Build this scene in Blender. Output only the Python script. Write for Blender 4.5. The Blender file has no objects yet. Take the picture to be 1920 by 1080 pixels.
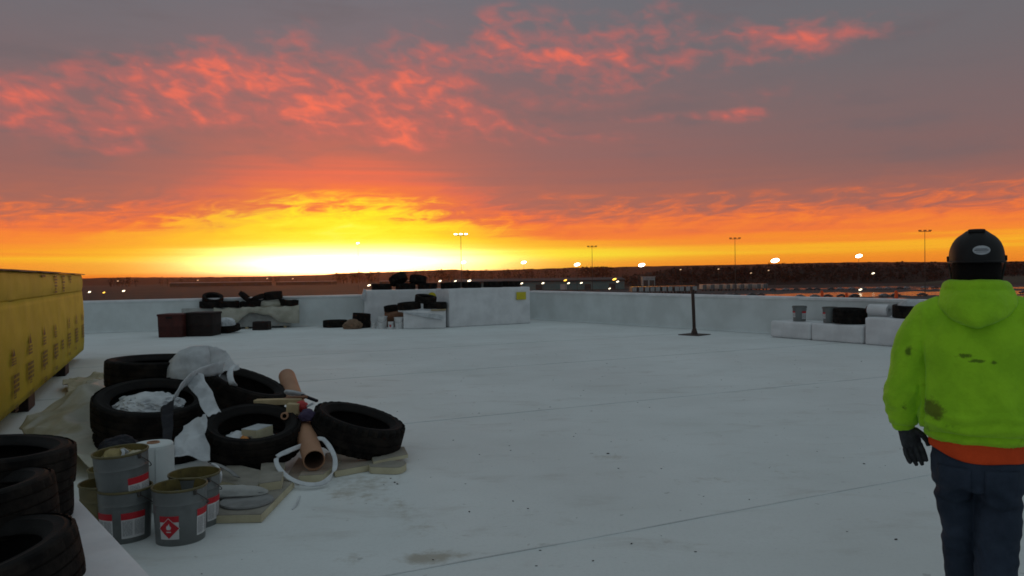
import bpy, bmesh, math, random
from mathutils import Vector, Matrix, noise as mn

S = bpy.context.scene
COL = S.collection
R = math.radians
rnd = random.Random(7)

# ------------------------------------------------------------------ camera
F = 1450.0            # focal length in pixels of a 1920 wide frame
EYE = Vector((0, 0, 1.7))
PITCH = math.atan(26 / F)
ROLL = math.atan(0.014)
_r0 = Vector((1, 0, 0)); _u0 = Vector((0, math.sin(PITCH), math.cos(PITCH))); FW = Vector((0, math.cos(PITCH), -math.sin(PITCH)))
UP = _u0 * math.cos(ROLL) + _r0 * math.sin(ROLL)
RT = _r0 * math.cos(ROLL) - _u0 * math.sin(ROLL)
cd = bpy.data.cameras.new('camera'); cam = bpy.data.objects.new('camera', cd); COL.objects.link(cam)
M = Matrix((RT, UP, -FW)).transposed().to_4x4(); M.translation = EYE
cam.matrix_world = M
cd.sensor_width = 36; cd.lens = 36 * F / 1920; cd.clip_start = 0.05; cd.clip_end = 60000
S.camera = cam

def ray(px, py): return RT * ((px - 960) / F) + UP * ((540 - py) / F) + FW
def P(px, py, d):                       # world point seen at that place, d metres ahead
    v = ray(px, py); return EYE + v * (d / v.y)
def G(px, py, z=0.0):                   # world point on the level z
    v = ray(px, py); return EYE + v * ((z - EYE.z) / v.z)
def azel(px, py):
    v = ray(px, py).normalized(); return math.degrees(math.atan2(v.x, v.y)), math.degrees(math.asin(v.z))

# ------------------------------------------------------------------ exposure, sun, sky
S.view_settings.view_transform = 'Standard'; S.view_settings.look = 'None'
S.view_settings.exposure = 0; S.view_settings.gamma = 1; S.view_settings.use_curve_mapping = False
S.render.engine = 'CYCLES'
S.cycles.use_denoising = True
S.cycles.max_bounces = 6; S.cycles.volume_bounces = 0
S.cycles.filter_width = 1.7

SUN_AZ, SUN_EL = -12.5, 1.5
sd = bpy.data.lights.new('sun', 'SUN'); sun = bpy.data.objects.new('sun', sd); COL.objects.link(sun)
sd.energy = 0.35; sd.angle = R(12); sd.color = (1.0, 0.42, 0.16)
_s = Vector((math.sin(R(SUN_AZ)) * math.cos(R(SUN_EL)), math.cos(R(SUN_AZ)) * math.cos(R(SUN_EL)), math.sin(R(SUN_EL))))
sun.rotation_euler = _s.to_track_quat('Z', 'Y').to_euler()

def lin(c):
    return tuple(((x / 255) / 12.92 if x / 255 <= 0.04045 else ((x / 255 + 0.055) / 1.055) ** 2.4) for x in c)

class NT:
    def __init__(s, nt): s.nt = nt; s.n = nt.nodes; s.l = nt.links
    def _in(s, sock, v):
        if v is None: return
        if isinstance(v, bpy.types.NodeSocket): s.l.new(v, sock)
        else: sock.default_value = v
    def math(s, op, a, b=None, c=None, clamp=False):
        n = s.n.new('ShaderNodeMath'); n.operation = op; n.use_clamp = clamp
        for i, v in enumerate((a, b, c)): s._in(n.inputs[i], v)
        return n.outputs[0]
    def vmath(s, op, a, b=None, c=None):
        n = s.n.new('ShaderNodeVectorMath'); n.operation = op
        for i, v in enumerate((a, b, c)): s._in(n.inputs[i], v)
        return n.outputs['Value'] if op in ('LENGTH', 'DOT_PRODUCT') else n.outputs[0]
    def comb(s, x, y, z=0.0):
        n = s.n.new('ShaderNodeCombineXYZ')
        for i, v in enumerate((x, y, z)): s._in(n.inputs[i], v)
        return n.outputs[0]
    def sep(s, v):
        n = s.n.new('ShaderNodeSeparateXYZ'); s.l.new(v, n.inputs[0]); return n.outputs
    def noise(s, vec, scale=1.0, detail=3.0, rough=0.5, dist=0.0):
        n = s.n.new('ShaderNodeTexNoise'); s._in(n.inputs['Vector'], vec)
        n.inputs['Scale'].default_value = scale; n.inputs['Detail'].default_value = detail
        n.inputs['Roughness'].default_value = rough; n.inputs['Distortion'].default_value = dist
        return n.outputs[0]
    def ramp(s, fac, els, interp='LINEAR'):
        n = s.n.new('ShaderNodeValToRGB'); cr = n.color_ramp; cr.interpolation = interp
        while len(cr.elements) > 1: cr.elements.remove(cr.elements[-1])
        cr.elements[0].position = els[0][0]; cr.elements[0].color = (*els[0][1], 1)
        for p, c in els[1:]:
            e = cr.elements.new(p); e.color = (*c, 1)
        s._in(n.inputs[0], fac); return n.outputs[0]
    def mix(s, fac, a, b, mode='MIX'):
        n = s.n.new('ShaderNodeMix'); n.data_type = 'RGBA'; n.blend_type = mode
        s._in(n.inputs[0], fac)
        for i, v in ((6, a), (7, b)):
            if isinstance(v, tuple) and len(v) == 3: v = (*v, 1)
            s._in(n.inputs[i], v)
        return n.outputs[2]
    def smooth(s, v, a, b, lo=0.0, hi=1.0):
        n = s.n.new('ShaderNodeMapRange'); n.interpolation_type = 'SMOOTHSTEP'
        s._in(n.inputs[0], v)
        for i, x in enumerate((a, b, lo, hi)): n.inputs[i + 1].default_value = x
        return n.outputs[0]
    def gauss(s, v, c, w):          # exp(-((v-c)/w)^2)
        a = s.math('DIVIDE', s.math('SUBTRACT', v, c), w)
        return s.math('EXPONENT', s.math('MULTIPLY', s.math('MULTIPLY', a, a), -1.0))

W = bpy.data.worlds.new('World'); S.world = W; W.use_nodes = True
def build_sky():
    nt = NT(W.node_tree); nt.n.clear()
    tc = nt.n.new('ShaderNodeTexCoord').outputs['Generated']
    x, y, z = nt.sep(tc)[:3]
    U = nt.math('MULTIPLY', nt.math('ARCTAN2', x, y), 57.29578)
    V = nt.math('MULTIPLY', nt.math('ARCSINE', z), 57.29578)
    uv = nt.comb(U, V)
    def sc(a, b, off=0.0): return nt.vmath('MULTIPLY', uv, (a, b, 1)) if not off else nt.vmath('MULTIPLY_ADD', uv, (a, b, 1), (off, off * 0.7, off))
    n_big = nt.math('SUBTRACT', nt.noise(sc(0.05, 0.16), 1, 3), 0.5)
    n_streak = nt.math('SUBTRACT', nt.noise(sc(0.035, 1.5, 3.1), 1, 3, 0.55), 0.5)
    tilted = nt.comb(U, nt.math('SUBTRACT', V, nt.math('MULTIPLY', U, 0.10)))
    n_fine = nt.math('SUBTRACT', nt.noise(nt.vmath('MULTIPLY_ADD', tilted, (0.34, 1.5, 1), (7.7, 5.4, 2)), 1, 5, 0.62, 0.9), 0.5)
    lowband = nt.smooth(V, 0.2, 2.2)
    w_fine = nt.gauss(V, 4.7, 1.6)
    gU = nt.gauss(U, -13.0, 11.0)
    s0 = nt.math('ADD', nt.math('MULTIPLY', gU, 0.64), 0.48)
    up = nt.smooth(V, 4.0, 12.0)
    sE = nt.math('ADD', nt.math('MULTIPLY', s0, nt.math('SUBTRACT', 1.0, up)), up)
    Vs = nt.math('DIVIDE', V, sE)
    Vw = nt.math('ADD', Vs, nt.math('MULTIPLY', nt.math('MULTIPLY', n_big, 2.6), nt.smooth(V, 2.5, 7)))
    Vw = nt.math('ADD', Vw, nt.math('MULTIPLY', nt.math('MULTIPLY', n_streak, 3.0), nt.math('MULTIPLY', lowband, nt.smooth(V, 14, 5))))
    Vw = nt.math('ADD', Vw, nt.math('MULTIPLY', nt.math('MULTIPLY', n_fine, 6.5), w_fine))
    Vw = nt.math('MAXIMUM', Vw, 0.0)
    f = nt.math('DIVIDE', Vw, 90.0)
    f0 = nt.math('DIVIDE', nt.math('MAXIMUM', nt.math('SUBTRACT', Vw, nt.math('SUBTRACT', Vs, V)), 0.0), 90.0)
    def rp(L, f=f): return nt.ramp(f, [(v / 90, lin(c)) for v, c in L])
    ZEN = (138, 151, 157)
    c_mid = rp([(0, (250, 110, 30)), (.35, (255, 165, 35)), (.7, (255, 235, 80)), (1.8, (255, 250, 95)), (2.5, (255, 246, 55)), (3.5, (255, 232, 38)),
                (4.6, (255, 205, 45)), (5.1, (250, 152, 52)), (5.7, (240, 114, 62)), (7.0, (228, 102, 78)), (8.4, (182, 100, 90)),
                (10.4, (156, 98, 95)), (13, (138, 101, 103)), (16, (120, 106, 112)), (20, (110, 109, 117)), (32, (120, 129, 135)), (55, ZEN)])
    c_side = rp([(0, (240, 108, 34)), (.5, (250, 135, 34)), (1.0, (252, 145, 38)), (1.4, (254, 178, 44)), (1.75, (253, 162, 44)), (2.1, (249, 140, 48)), (2.8, (248, 134, 54)), (3.5, (240, 120, 60)),
                 (4.3, (208, 108, 75)), (5.2, (168, 102, 88)), (7.5, (146, 99, 95)), (10, (134, 101, 101)), (14, (116, 103, 107)),
                 (20, (104, 107, 114)), (32, (116, 128, 135)), (55, ZEN)], f0)
    c_back = rp([(0, (118, 121, 126)), (6, (128, 136, 143)), (15, (138, 150, 156)), (55, ZEN)], nt.math('DIVIDE', nt.math('MAXIMUM', V, 0.0), 90.0))
    wm = nt.gauss(U, -11.0, 13.5)
    base = nt.mix(nt.math('ADD', nt.math('MULTIPLY', wm, 0.92), 0.06), c_side, c_mid)
    base = nt.mix(nt.math('MULTIPLY', nt.math('MULTIPLY', nt.smooth(U, 4, 26), nt.smooth(V, 4.6, 7.5)), 0.5), base, nt.ramp(nt.math('DIVIDE', V, 90.0), [(0, lin((112, 94, 92))), (20 / 90, lin((102, 107, 113))), (55 / 90, lin(ZEN))]))
    aU = nt.math('ABSOLUTE', nt.math('SUBTRACT', U, SUN_AZ))
    base = nt.mix(nt.smooth(aU, 48, 105), base, c_back)
    # yellow streak of thin cloud to the right of the sun
    band = nt.math('MULTIPLY', nt.gauss(nt.math('ADD', V, nt.math('MULTIPLY', n_streak, 0.6)), 1.45, 0.5), nt.gauss(U, 2.0, 11.0))
    base = nt.mix(nt.math('MULTIPLY', band, 0.85), base, lin((255, 236, 60)))
    # grey gaps in the mauve deck of cloud
    gap = nt.math('MULTIPLY', nt.smooth(nt.noise(sc(0.09, 0.42, 11.0), 1, 4, 0.55), 0.5, 0.72), nt.smooth(V, 5.5, 9))
    gap = nt.math('MULTIPLY', nt.math('MULTIPLY', gap, nt.smooth(V, 26, 18)), nt.smooth(aU, 105, 50))
    base = nt.mix(nt.math('MULTIPLY', gap, 0.55), base, lin((106, 98, 103)))
    # patches of broken cloud lit red from below: (x, y, rx, ry, strength) in degrees
    blobs = [(390, 115, 80, 38, .9), (340, 155, 90, 36, 1.0), (500, 125, 110, 55, .65), (250, 150, 120, 55, .5), (60, 185, 130, 40, .6),
             (60, 225, 110, 22, .65), (190, 262, 60, 26, 1.0), (380, 217, 90, 30, .8), (610, 205, 85, 50, 1.35), (690, 226, 110, 40, 1.6),
             (800, 180, 100, 55, 1.6), (890, 228, 80, 36, 1.6), (760, 265, 90, 24, 1.1), (720, 140, 120, 60, .6), (520, 195, 180, 75, .75), (150, 205, 170, 75, .55), (450, 160, 200, 70, .5), (560, 70, 60, 40, .35),
             (790, 95, 80, 55, .6), (945, 100, 75, 40, .95), (935, 45, 50, 40, .65), (1040, 75, 150, 60, .5), (1110, 115, 150, 50, .55),
             (1180, 140, 90, 28, .65), (1240, 35, 80, 45, .4), (1350, 92, 170, 50, .48), (1500, 70, 130, 38, .55), (1280, 219, 150, 10, .5),
             (1390, 216, 60, 15, .6), (980, 252, 90, 26, .7), (1140, 257, 60, 12, .55), (1050, 185, 190, 34, .36), (1660, 52, 80, 28, .3), (1450, 180, 200, 30, .2)]
    acc = None
    for px, py, rx, ry, s_ in blobs:
        u, v = azel(px, py); ru = math.degrees(rx * 1.3 / F); rv = math.degrees(ry * 1.25 / F)
        q = nt.vmath('MULTIPLY_ADD', uv, (1 / ru, 1 / rv, 0), (-u / ru, -v / rv, 0))
        d = nt.math('MULTIPLY', nt.math('SUBTRACT', 1.0, nt.vmath('LENGTH', q), clamp=True), s_)
        acc = d if acc is None else nt.math('ADD', acc, d)
    # soft lumps hanging to the lower right
    shear = nt.comb(nt.math('ADD', U, nt.math('MULTIPLY', V, 0.5)), V)
    lump = nt.noise(nt.vmath('MULTIPLY_ADD', shear, (0.28, 0.54, 1), (2.3, 5.1, 1)), 1, 2, 0.45, 0.2)
    lump2 = nt.noise(nt.vmath('MULTIPLY_ADD', shear, (0.70, 1.25, 1), (9.3, 1.1, 4)), 1, 2, 0.5, 0.35)
    lm = nt.math('ADD', nt.math('MULTIPLY', lump, 0.50), nt.math('MULTIPLY', lump2, 0.50))
    accs = nt.math('SUBTRACT', 1.0, nt.math('EXPONENT', nt.math('MULTIPLY', acc, -1.15)))
    dens = nt.math('ADD', accs, nt.math('MULTIPLY', nt.math('SUBTRACT', lm, 0.52), 3.6))
    m1 = nt.math('MULTIPLY', nt.smooth(dens, -0.15, 1.35), nt.smooth(acc, 0.0, 0.4))
    m2 = nt.math('MULTIPLY', nt.smooth(dens, 0.6, 1.55), nt.smooth(acc, 0.25, 0.8))
    base = nt.mix(nt.math('MULTIPLY', m1, 0.72), base, lin((205, 102, 94)))
    base = nt.mix(nt.math('MULTIPLY', m2, 0.8), base, lin((252, 112, 84)))
    # blinding core just above the horizon
    q2 = nt.math('POWER', nt.math('DIVIDE', nt.math('ABSOLUTE', nt.math('SUBTRACT', U, -11.6)), 9.4), 3.0)
    core = nt.math('MULTIPLY', nt.math('EXPONENT', nt.math('MULTIPLY', q2, -1.0)), nt.gauss(nt.math('ADD', V, nt.math('MULTIPLY', n_streak, 1.0)), 0.95, 0.80))
    core2 = nt.math('MULTIPLY', nt.gauss(U, -13.0, 5.0), nt.gauss(V, 0.8, 0.6))
    bg = nt.n.new('ShaderNodeBackground'); nt.l.new(base, bg.inputs[0]); bg.inputs[1].default_value = 1.0
    b2 = nt.n.new('ShaderNodeBackground'); b2.inputs[0].default_value = (1, 0.62, 0.32, 1)
    nt.l.new(nt.math('ADD', nt.math('MULTIPLY', core, 4.2), nt.math('MULTIPLY', core2, 2.5)), b2.inputs[1])
    sk = nt.n.new('ShaderNodeTexSky'); sk.sky_type = 'NISHITA'; sk.sun_disc = False
    sk.sun_elevation = R(SUN_EL); sk.sun_rotation = R(SUN_AZ); sk.altitude = 200; sk.dust_density = 3
    b3 = nt.n.new('ShaderNodeBackground'); nt.l.new(sk.outputs[0], b3.inputs[0]); b3.inputs[1].default_value = 0.004
    a1 = nt.n.new('ShaderNodeAddShader'); nt.l.new(bg.outputs[0], a1.inputs[0]); nt.l.new(b2.outputs[0], a1.inputs[1])
    a2 = nt.n.new('ShaderNodeAddShader'); nt.l.new(a1.outputs[0], a2.inputs[0]); nt.l.new(b3.outputs[0], a2.inputs[1])
    out = nt.n.new('ShaderNodeOutputWorld'); nt.l.new(a2.outputs[0], out.inputs[0])
build_sky()

# ------------------------------------------------------------------ materials
def mat(name, col, rough=0.75, col2=None, scale=6.0, bump=0.0, bscale=40.0, spec=0.3, metal=0.0, lo=0.4, hi=0.62, detail=5.0, sheen=0.0, emit=None):
    m = bpy.data.materials.new(name); m.use_nodes = True; nt = NT(m.node_tree); nt.n.clear()
    b = nt.n.new('ShaderNodeBsdfPrincipled'); o = nt.n.new('ShaderNodeOutputMaterial'); nt.l.new(b.outputs[0], o.inputs[0])
    co = nt.n.new('ShaderNodeTexCoord').outputs['Object']
    if col2 is None: col2 = tuple(c * 0.82 for c in col)
    n = nt.noise(co, scale, detail, 0.6)
    c = nt.ramp(n, [(lo, col), (hi, col2)])
    nt.l.new(c, b.inputs['Base Color'])
    b.inputs['Roughness'].default_value = rough; b.inputs['Specular IOR Level'].default_value = spec; b.inputs['Metallic'].default_value = metal
    nt.l.new(nt.math('ADD', nt.math('MULTIPLY', nt.noise(co, scale * 2.3, 3), 0.2), rough - 0.1), b.inputs['Roughness'])
    if sheen: b.inputs['Sheen Weight'].default_value = sheen
    if bump:
        bn = nt.n.new('ShaderNodeBump'); bn.inputs['Strength'].default_value = bump; bn.inputs['Distance'].default_value = 0.01
        nt.l.new(nt.noise(co, bscale, 4), bn.inputs['Height']); nt.l.new(bn.outputs[0], b.inputs['Normal'])
    if emit:
        b.inputs['Emission Color'].default_value = (*emit[0], 1); b.inputs['Emission Strength'].default_value = emit[1]
    m['nt'] = 1
    return m

MT = {}
MT['rubber'] = mat('rubber', (.007, .0062, .006), .85, (.013, .0115, .011), 4, .3, 60, .15)
MT['rubber_tread'] = mat('rubber_tread', (.0065, .0057, .0055), .92, (.020, .016, .0135), 7, .4, 50, .12)
MT['membrane'] = mat('membrane', (.60, .635, .635), .8, (.52, .55, .545), 1.2, .12, 12, .25)
MT['coping'] = mat('coping', (.7, .71, .72), .6, None, 2, .05, 20, .3)
MT['wrap_white'] = mat('wrap_white', (.66, .66, .67), .5, (.56, .56, .57), 2.2, .35, 7, .35)
MT['plastic_white'] = mat('plastic_white', (.68, .70, .72), .45, (.5, .52, .54), 5, .5, 18, .4)
MT['cloth_white'] = mat('cloth_white', (.66, .68, .70), .7, (.5, .52, .54), 6, .4, 25, .2)
MT['wrap_yellow'] = mat('wrap_yellow', (.45, .345, .024), .7, (.385, .297, .02), 1.5, .3, 6, .12)
MT['wrap_yellow_pale'] = mat('wrap_yellow_pale', (.46, .345, .03), .7, (.40, .30, .025), 1.5, .3, 6, .12)
MT['print_brown'] = mat('print_brown', (.055, .03, .01), .7)
MT['tarp_black'] = mat('tarp_black', (.05, .03, .022), .7, None, 3, .3, 10)
MT['tarp_tan'] = mat('tarp_tan', (.42, .37, .26), .6, (.3, .27, .19), 2.5, .5, 12, .3)
MT['tarp_clear'] = mat('tarp_clear', (.55, .53, .45), .4, (.42, .40, .32), 3, .6, 10, .4)
MT['tarp_grey'] = mat('tarp_grey', (.36, .36, .34), .6, (.25, .25, .24), 3, .5, 10)
MT['pail_grey'] = mat('pail_grey', (.135, .145, .145), .42, (.10, .108, .105), 5, .1, 20, .5)
MT['pail_olive'] = mat('pail_olive', (.15, .125, .06), .6, (.10, .085, .04), 6, .2, 20)
MT['pail_inside'] = mat('pail_inside', (.17, .13, .04), .55, (.08, .06, .02), 8, .4, 20)
MT['residue'] = mat('residue', (.28, .22, .09), .7, (.12, .09, .04), 9, .6, 20)
MT['label_white'] = mat('label_white', (.6, .6, .6), .5, (.5, .5, .5), 8)
MT['label_red'] = mat('label_red', (.48, .02, .03), .5, (.4, .015, .025), 8)
MT['label_ink'] = mat('label_ink', (.16, .165, .18), .6)
MT['board_cream'] = mat('board_cream', (.50, .45, .31), .85, (.42, .37, .25), 4, .3, 40)
MT['board_face'] = mat('board_face', (.27, .25, .21), .85, (.2, .185, .155), 4, .3, 40)
MT['disc_grey'] = mat('disc_grey', (.23, .23, .225), .8, (.17, .17, .165), 6, .2, 40)
MT['cardboard'] = mat('cardboard', (.36, .19, .11), .65, (.30, .155, .09), 3, .15, 20, .3)
MT['cardboard_in'] = mat('cardboard_in', (.12, .065, .045), .8)
MT['wood'] = mat('wood', (.42, .33, .19), .8, (.33, .25, .14), 7, .2, 30)
MT['rust_red'] = mat('rust_red', (.06, .011, .008), .65, (.04, .008, .006), 4, .2, 15)
MT['rust_dark'] = mat('rust_dark', (.014, .007, .006), .7, (.010, .005, .004), 4, .2, 15)
MT['steel_brown'] = mat('steel_brown', (.05, .028, .022), .6, (.035, .02, .016), 8, .2, 30)
MT['plastic_dark'] = mat('plastic_dark', (.010, .010, .015), .65, (.007, .007, .01), 6, .4, 20, .2)
MT['red_plastic'] = mat('red_plastic', (.4, .03, .03), .5)
MT['orange_plastic'] = mat('orange_plastic', (.75, .09, .02), .6)
MT['paper_brown'] = mat('paper_brown', (.17, .08, .045), .8, (.12, .055, .03), 6, .5, 20)
MT['paper_tan'] = mat('paper_tan', (.2, .125, .08), .8, (.14, .085, .055), 8, .5, 20)
MT['sticker_yellow'] = mat('sticker_yellow', (.6, .5, .03), .6)
MT['pail_white'] = mat('pail_white', (.6, .6, .6), .5, (.48, .48, .48), 8)
MT['ground_dark'] = mat('ground_dark', (.055, .041, .036), .9, (.04, .03, .027), .012, 0, 1, .1, 0, .35, .65)
MT['hill_brown'] = mat('hill_brown', (.05, .028, .022), .95, (.042, .025, .02), .01, 0, 1, .05)
MT['field'] = mat('field', (.075, .068, .052), .95, (.06, .055, .042), .02, 0, 1, .05)
MT['woods'] = mat('woods', (.030, .022, .019), .95, (.024, .018, .016), .05, 0, 1, .05)
MT['asphalt'] = mat('asphalt', (.05, .05, .052), .85, (.035, .035, .037), .05, 0, 1, .15)
MT['wet'] = mat('wet', (.03, .03, .032), .13, None, .05, 0, 1, .5)
MT['shed_green'] = mat('shed_green', (.13, .19, .18), .7, (.11, .16, .155), .1, 0, 1, .2)
MT['shed_roof'] = mat('shed_roof', (.05, .045, .045), .8, None, .1)
MT['shed_pale'] = mat('shed_pale', (.5, .42, .40), .8, None, .1)
MT['trailer'] = mat('trailer', (.12, .13, .13), .6, (.08, .09, .09), .3)
MT['trailer_pale'] = mat('trailer_pale', (.36, .37, .37), .6, (.27, .28, .28), .3)
MT['metal_dark'] = mat('metal_dark', (.06, .055, .05), .6, None, 2)
MT['car_dark'] = mat('car_dark', (.03, .03, .034), .35, None, .5, 0, 1, .5)
MT['car_grey'] = mat('car_grey', (.18, .18, .19), .35, None, .5, 0, 1, .5)
MT['glass_dark'] = mat('glass_dark', (.012, .013, .015), .15, None, 1, 0, 1, .5)
MT['lamp_white'] = mat('lamp_white', (.8, .8, .8), .5, None, 1, emit=((1, .93, .78), 9))
MT['lamp_far'] = mat('lamp_far', (.8, .8, .8), .5, None, 1, emit=((1, .86, .58), 3.2))
MT['lamp_amber'] = mat('lamp_amber', (.8, .5, .2), .5, None, 1, emit=((1, .52, .06), 3.0))
MT['lamp_dim'] = mat('lamp_dim', (.8, .6, .4), .5, None, 1, emit=((1, .6, .32), 1.0))
# clothing
MT['hi_vis'] = mat('hi_vis', (.335, .65, .022), .85, (.27, .55, .018), 9, .5, 60, .15, sheen=.1)
MT['orange_cloth'] = mat('orange_cloth', (.72, .075, .015), .8, (.6, .06, .012), 6, .3, 80, .2)
MT['denim'] = mat('denim', (.034, .046, .070), .85, (.021, .030, .047), 5, .35, 150, .15)
MT['black_knit'] = mat('black_knit', (.008, .007, .007), .9, None, 5, .3, 100, .1)
MT['hard_hat'] = mat('hard_hat', (.006, .0055, .006), .6, None, 4, .05, 50, .3)
MT['glove'] = mat('glove', (.022, .023, .027), .75, (.05, .052, .058), 14, .3, 90, .2)
MT['skin'] = mat('skin', (.42, .24, .17), .6, (.38, .2, .14), 20, .1, 120, .3)
MT['eye_white'] = mat('eye_white', (.7, .68, .65), .3)
MT['iris'] = mat('iris', (.05, .03, .02), .3)
MT['emblem'] = mat('emblem', (.42, .43, .45), .45, (.36, .37, .39), 30)
MT['emblem_ink'] = mat('emblem_ink', (.12, .125, .14), .6)
MT['leather'] = mat('leather', (.10, .055, .03), .7, None, 9, .3, 40)

def translucent(m, amount):
    nt = NT(m.node_tree); b = next(n for n in nt.n if n.type == 'BSDF_PRINCIPLED'); out = next(n for n in nt.n if n.type == 'OUTPUT_MATERIAL')
    t = nt.n.new('ShaderNodeBsdfTranslucent'); nt.l.new(b.inputs['Base Color'].links[0].from_socket, t.inputs[0])
    mx = nt.n.new('ShaderNodeMixShader'); mx.inputs[0].default_value = amount
    nt.l.new(b.outputs[0], mx.inputs[1]); nt.l.new(t.outputs[0], mx.inputs[2]); nt.l.new(mx.outputs[0], out.inputs[0])
for k_, a_ in (('plastic_white', .35), ('tarp_clear', .3), ('cloth_white', .15)): translucent(MT[k_], a_)
def tint(m, blobs, colour, thresh=(.5, .62), nscale=8.0, obj_axes=(1, 1, 1), strength=.8, detail=5):
    """stains of a given shape: each blob (x,y,z,rx,ry,rz,s) in object space, broken up by noise"""
    nt = NT(m.node_tree); b = next(n for n in nt.n if n.type == 'BSDF_PRINCIPLED')
    src = b.inputs['Base Color'].links[0].from_socket
    co = nt.n.new('ShaderNodeTexCoord').outputs['Object']
    acc = None
    for x, y, z, rx, ry, rz, s_ in blobs:
        q = nt.vmath('MULTIPLY_ADD', co, (1 / rx, 1 / ry, 1 / rz), (-x / rx, -y / ry, -z / rz))
        d = nt.math('MULTIPLY', nt.math('SUBTRACT', 1.0, nt.vmath('LENGTH', q), clamp=True), s_)
        acc = d if acc is None else nt.math('ADD', acc, d)
    n = nt.noise(co, nscale, detail, .65)
    v = nt.math('ADD', n, nt.math('MULTIPLY', nt.math('SUBTRACT', acc, .35), .45))
    f = nt.math('MULTIPLY', nt.math('MULTIPLY', nt.smooth(v, *thresh), nt.smooth(acc, 0, .2)), strength)
    nt.l.new(nt.mix(f, src, colour), b.inputs['Base Color'])

# ------------------------------------------------------------------ mesh helpers
class MB:
    def __init__(s): s.bm = bmesh.new()
    def quad(s, *pts):
        return s.bm.faces.new([s.bm.verts.new(p) for p in pts])
    def box(s, c, size, rot=None, bev=0.0, taper=1.0):
        hx, hy, hz = (v / 2 for v in size); c = Vector(c)
        vs = []
        for dz in (-1, 1):
            k = taper if dz > 0 else 1
            for dx, dy in ((-1, -1), (1, -1), (1, 1), (-1, 1)):
                p = Vector((dx * hx * k, dy * hy * k, dz * hz))
                if rot is not None: p = rot @ p
                vs.append(s.bm.verts.new(c + p))
        fs = [(3, 2, 1, 0), (4, 5, 6, 7), (0, 1, 5, 4), (1, 2, 6, 5), (2, 3, 7, 6), (3, 0, 4, 7)]
        faces = [s.bm.faces.new([vs[i] for i in f]) for f in fs]
        if bev:
            es = {e for f in faces for e in f.edges}
            bmesh.ops.bevel(s.bm, geom=list(es), offset=bev, segments=2, profile=.5, affect='EDGES')
        return s
    def rings(s, rings, caps=True, closed=True):
        V = [[s.bm.verts.new(p) for p in r] for r in rings]; n = len(V[0])
        m = n if closed else n - 1
        for a, b in zip(V, V[1:]):
            for i in range(m):
                s.bm.faces.new((a[i], a[(i + 1) % n], b[(i + 1) % n], b[i]))
        if caps:
            s.bm.faces.new(list(reversed(V[0]))); s.bm.faces.new(V[-1])
        return V
    def lathe(s, prof, n=48, closed=False, M=None, caps=False, a0=0.0, a1=2 * math.pi, rad=None):
        full = abs(a1 - a0 - 2 * math.pi) < 1e-6
        cols = []
        for k in range(n if full else n + 1):
            a = a0 + (a1 - a0) * k / n
            col = []
            for j, (r, z) in enumerate(prof):
                rr = r if rad is None else rad(r, z, k, j)
                p = Vector((rr * math.cos(a), rr * math.sin(a), z))
                col.append(s.bm.verts.new(M @ p if M is not None else p))
            cols.append(col)
        m = len(prof); mm = m if closed else m - 1
        K = n
        for k in range(K):
            A = cols[k]; B = cols[(k + 1) % len(cols)]
            for j in range(mm):
                s.bm.faces.new((A[j], B[j], B[(j + 1) % m], A[(j + 1) % m]))
        if caps:
            s.bm.faces.new([c[-1] for c in cols]); s.bm.faces.new([c[0] for c in reversed(cols)])
        return s
    def tube(s, pts, rad, n=12, caps=True, flat=1.0):
        pts = [Vector(p) for p in pts]; rads = rad if isinstance(rad, (list, tuple)) else [rad] * len(pts)
        rings = []; up = None
        for i, p in enumerate(pts):
            t = (pts[min(i + 1, len(pts) - 1)] - pts[max(i - 1, 0)]).normalized()
            if up is None: up = t.orthogonal().normalized() if abs(t.x) > .9 or abs(t.z) > .2 else Vector((0, 0, 1))
            up = (up - t * up.dot(t)).normalized(); sd_ = t.cross(up)
            r = rads[i]; ra, rb = (r if isinstance(r, (tuple, list)) else (r, r * flat))
            rings.append([p + sd_ * math.cos(2 * math.pi * k / n) * ra + up * math.sin(2 * math.pi * k / n) * rb for k in range(n)])
        s.rings(rings, caps)
        return s
    def prism(s, pts, z0, z1):
        lo = [s.bm.verts.new((p[0], p[1], z0)) for p in pts]; hi = [s.bm.verts.new((p[0], p[1], z1)) for p in pts]
        n = len(pts)
        s.bm.faces.new(list(reversed(lo))); s.bm.faces.new(hi)
        for i in range(n): s.bm.faces.new((lo[i], lo[(i + 1) % n], hi[(i + 1) % n], hi[i]))
        return s
    def build(s, name, m, parent=None, loc=(0, 0, 0), rot=(0, 0, 0), smooth=False, fix=True):
        if fix: bmesh.ops.recalc_face_normals(s.bm, faces=s.bm.faces)
        me = bpy.data.meshes.new(name); s.bm.to_mesh(me); s.bm.free()
        me.materials.append(MT[m] if isinstance(m, str) else m)
        if smooth:
            for p in me.polygons: p.use_smooth = True
            if smooth != 'all':
                me.set_sharp_from_angle(angle=R(smooth if smooth is not True else 40))
        o = bpy.data.objects.new(name, me); COL.objects.link(o)
        o.location = loc; o.rotation_euler = rot
        if parent is not None: o.parent = parent
        return o

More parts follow.
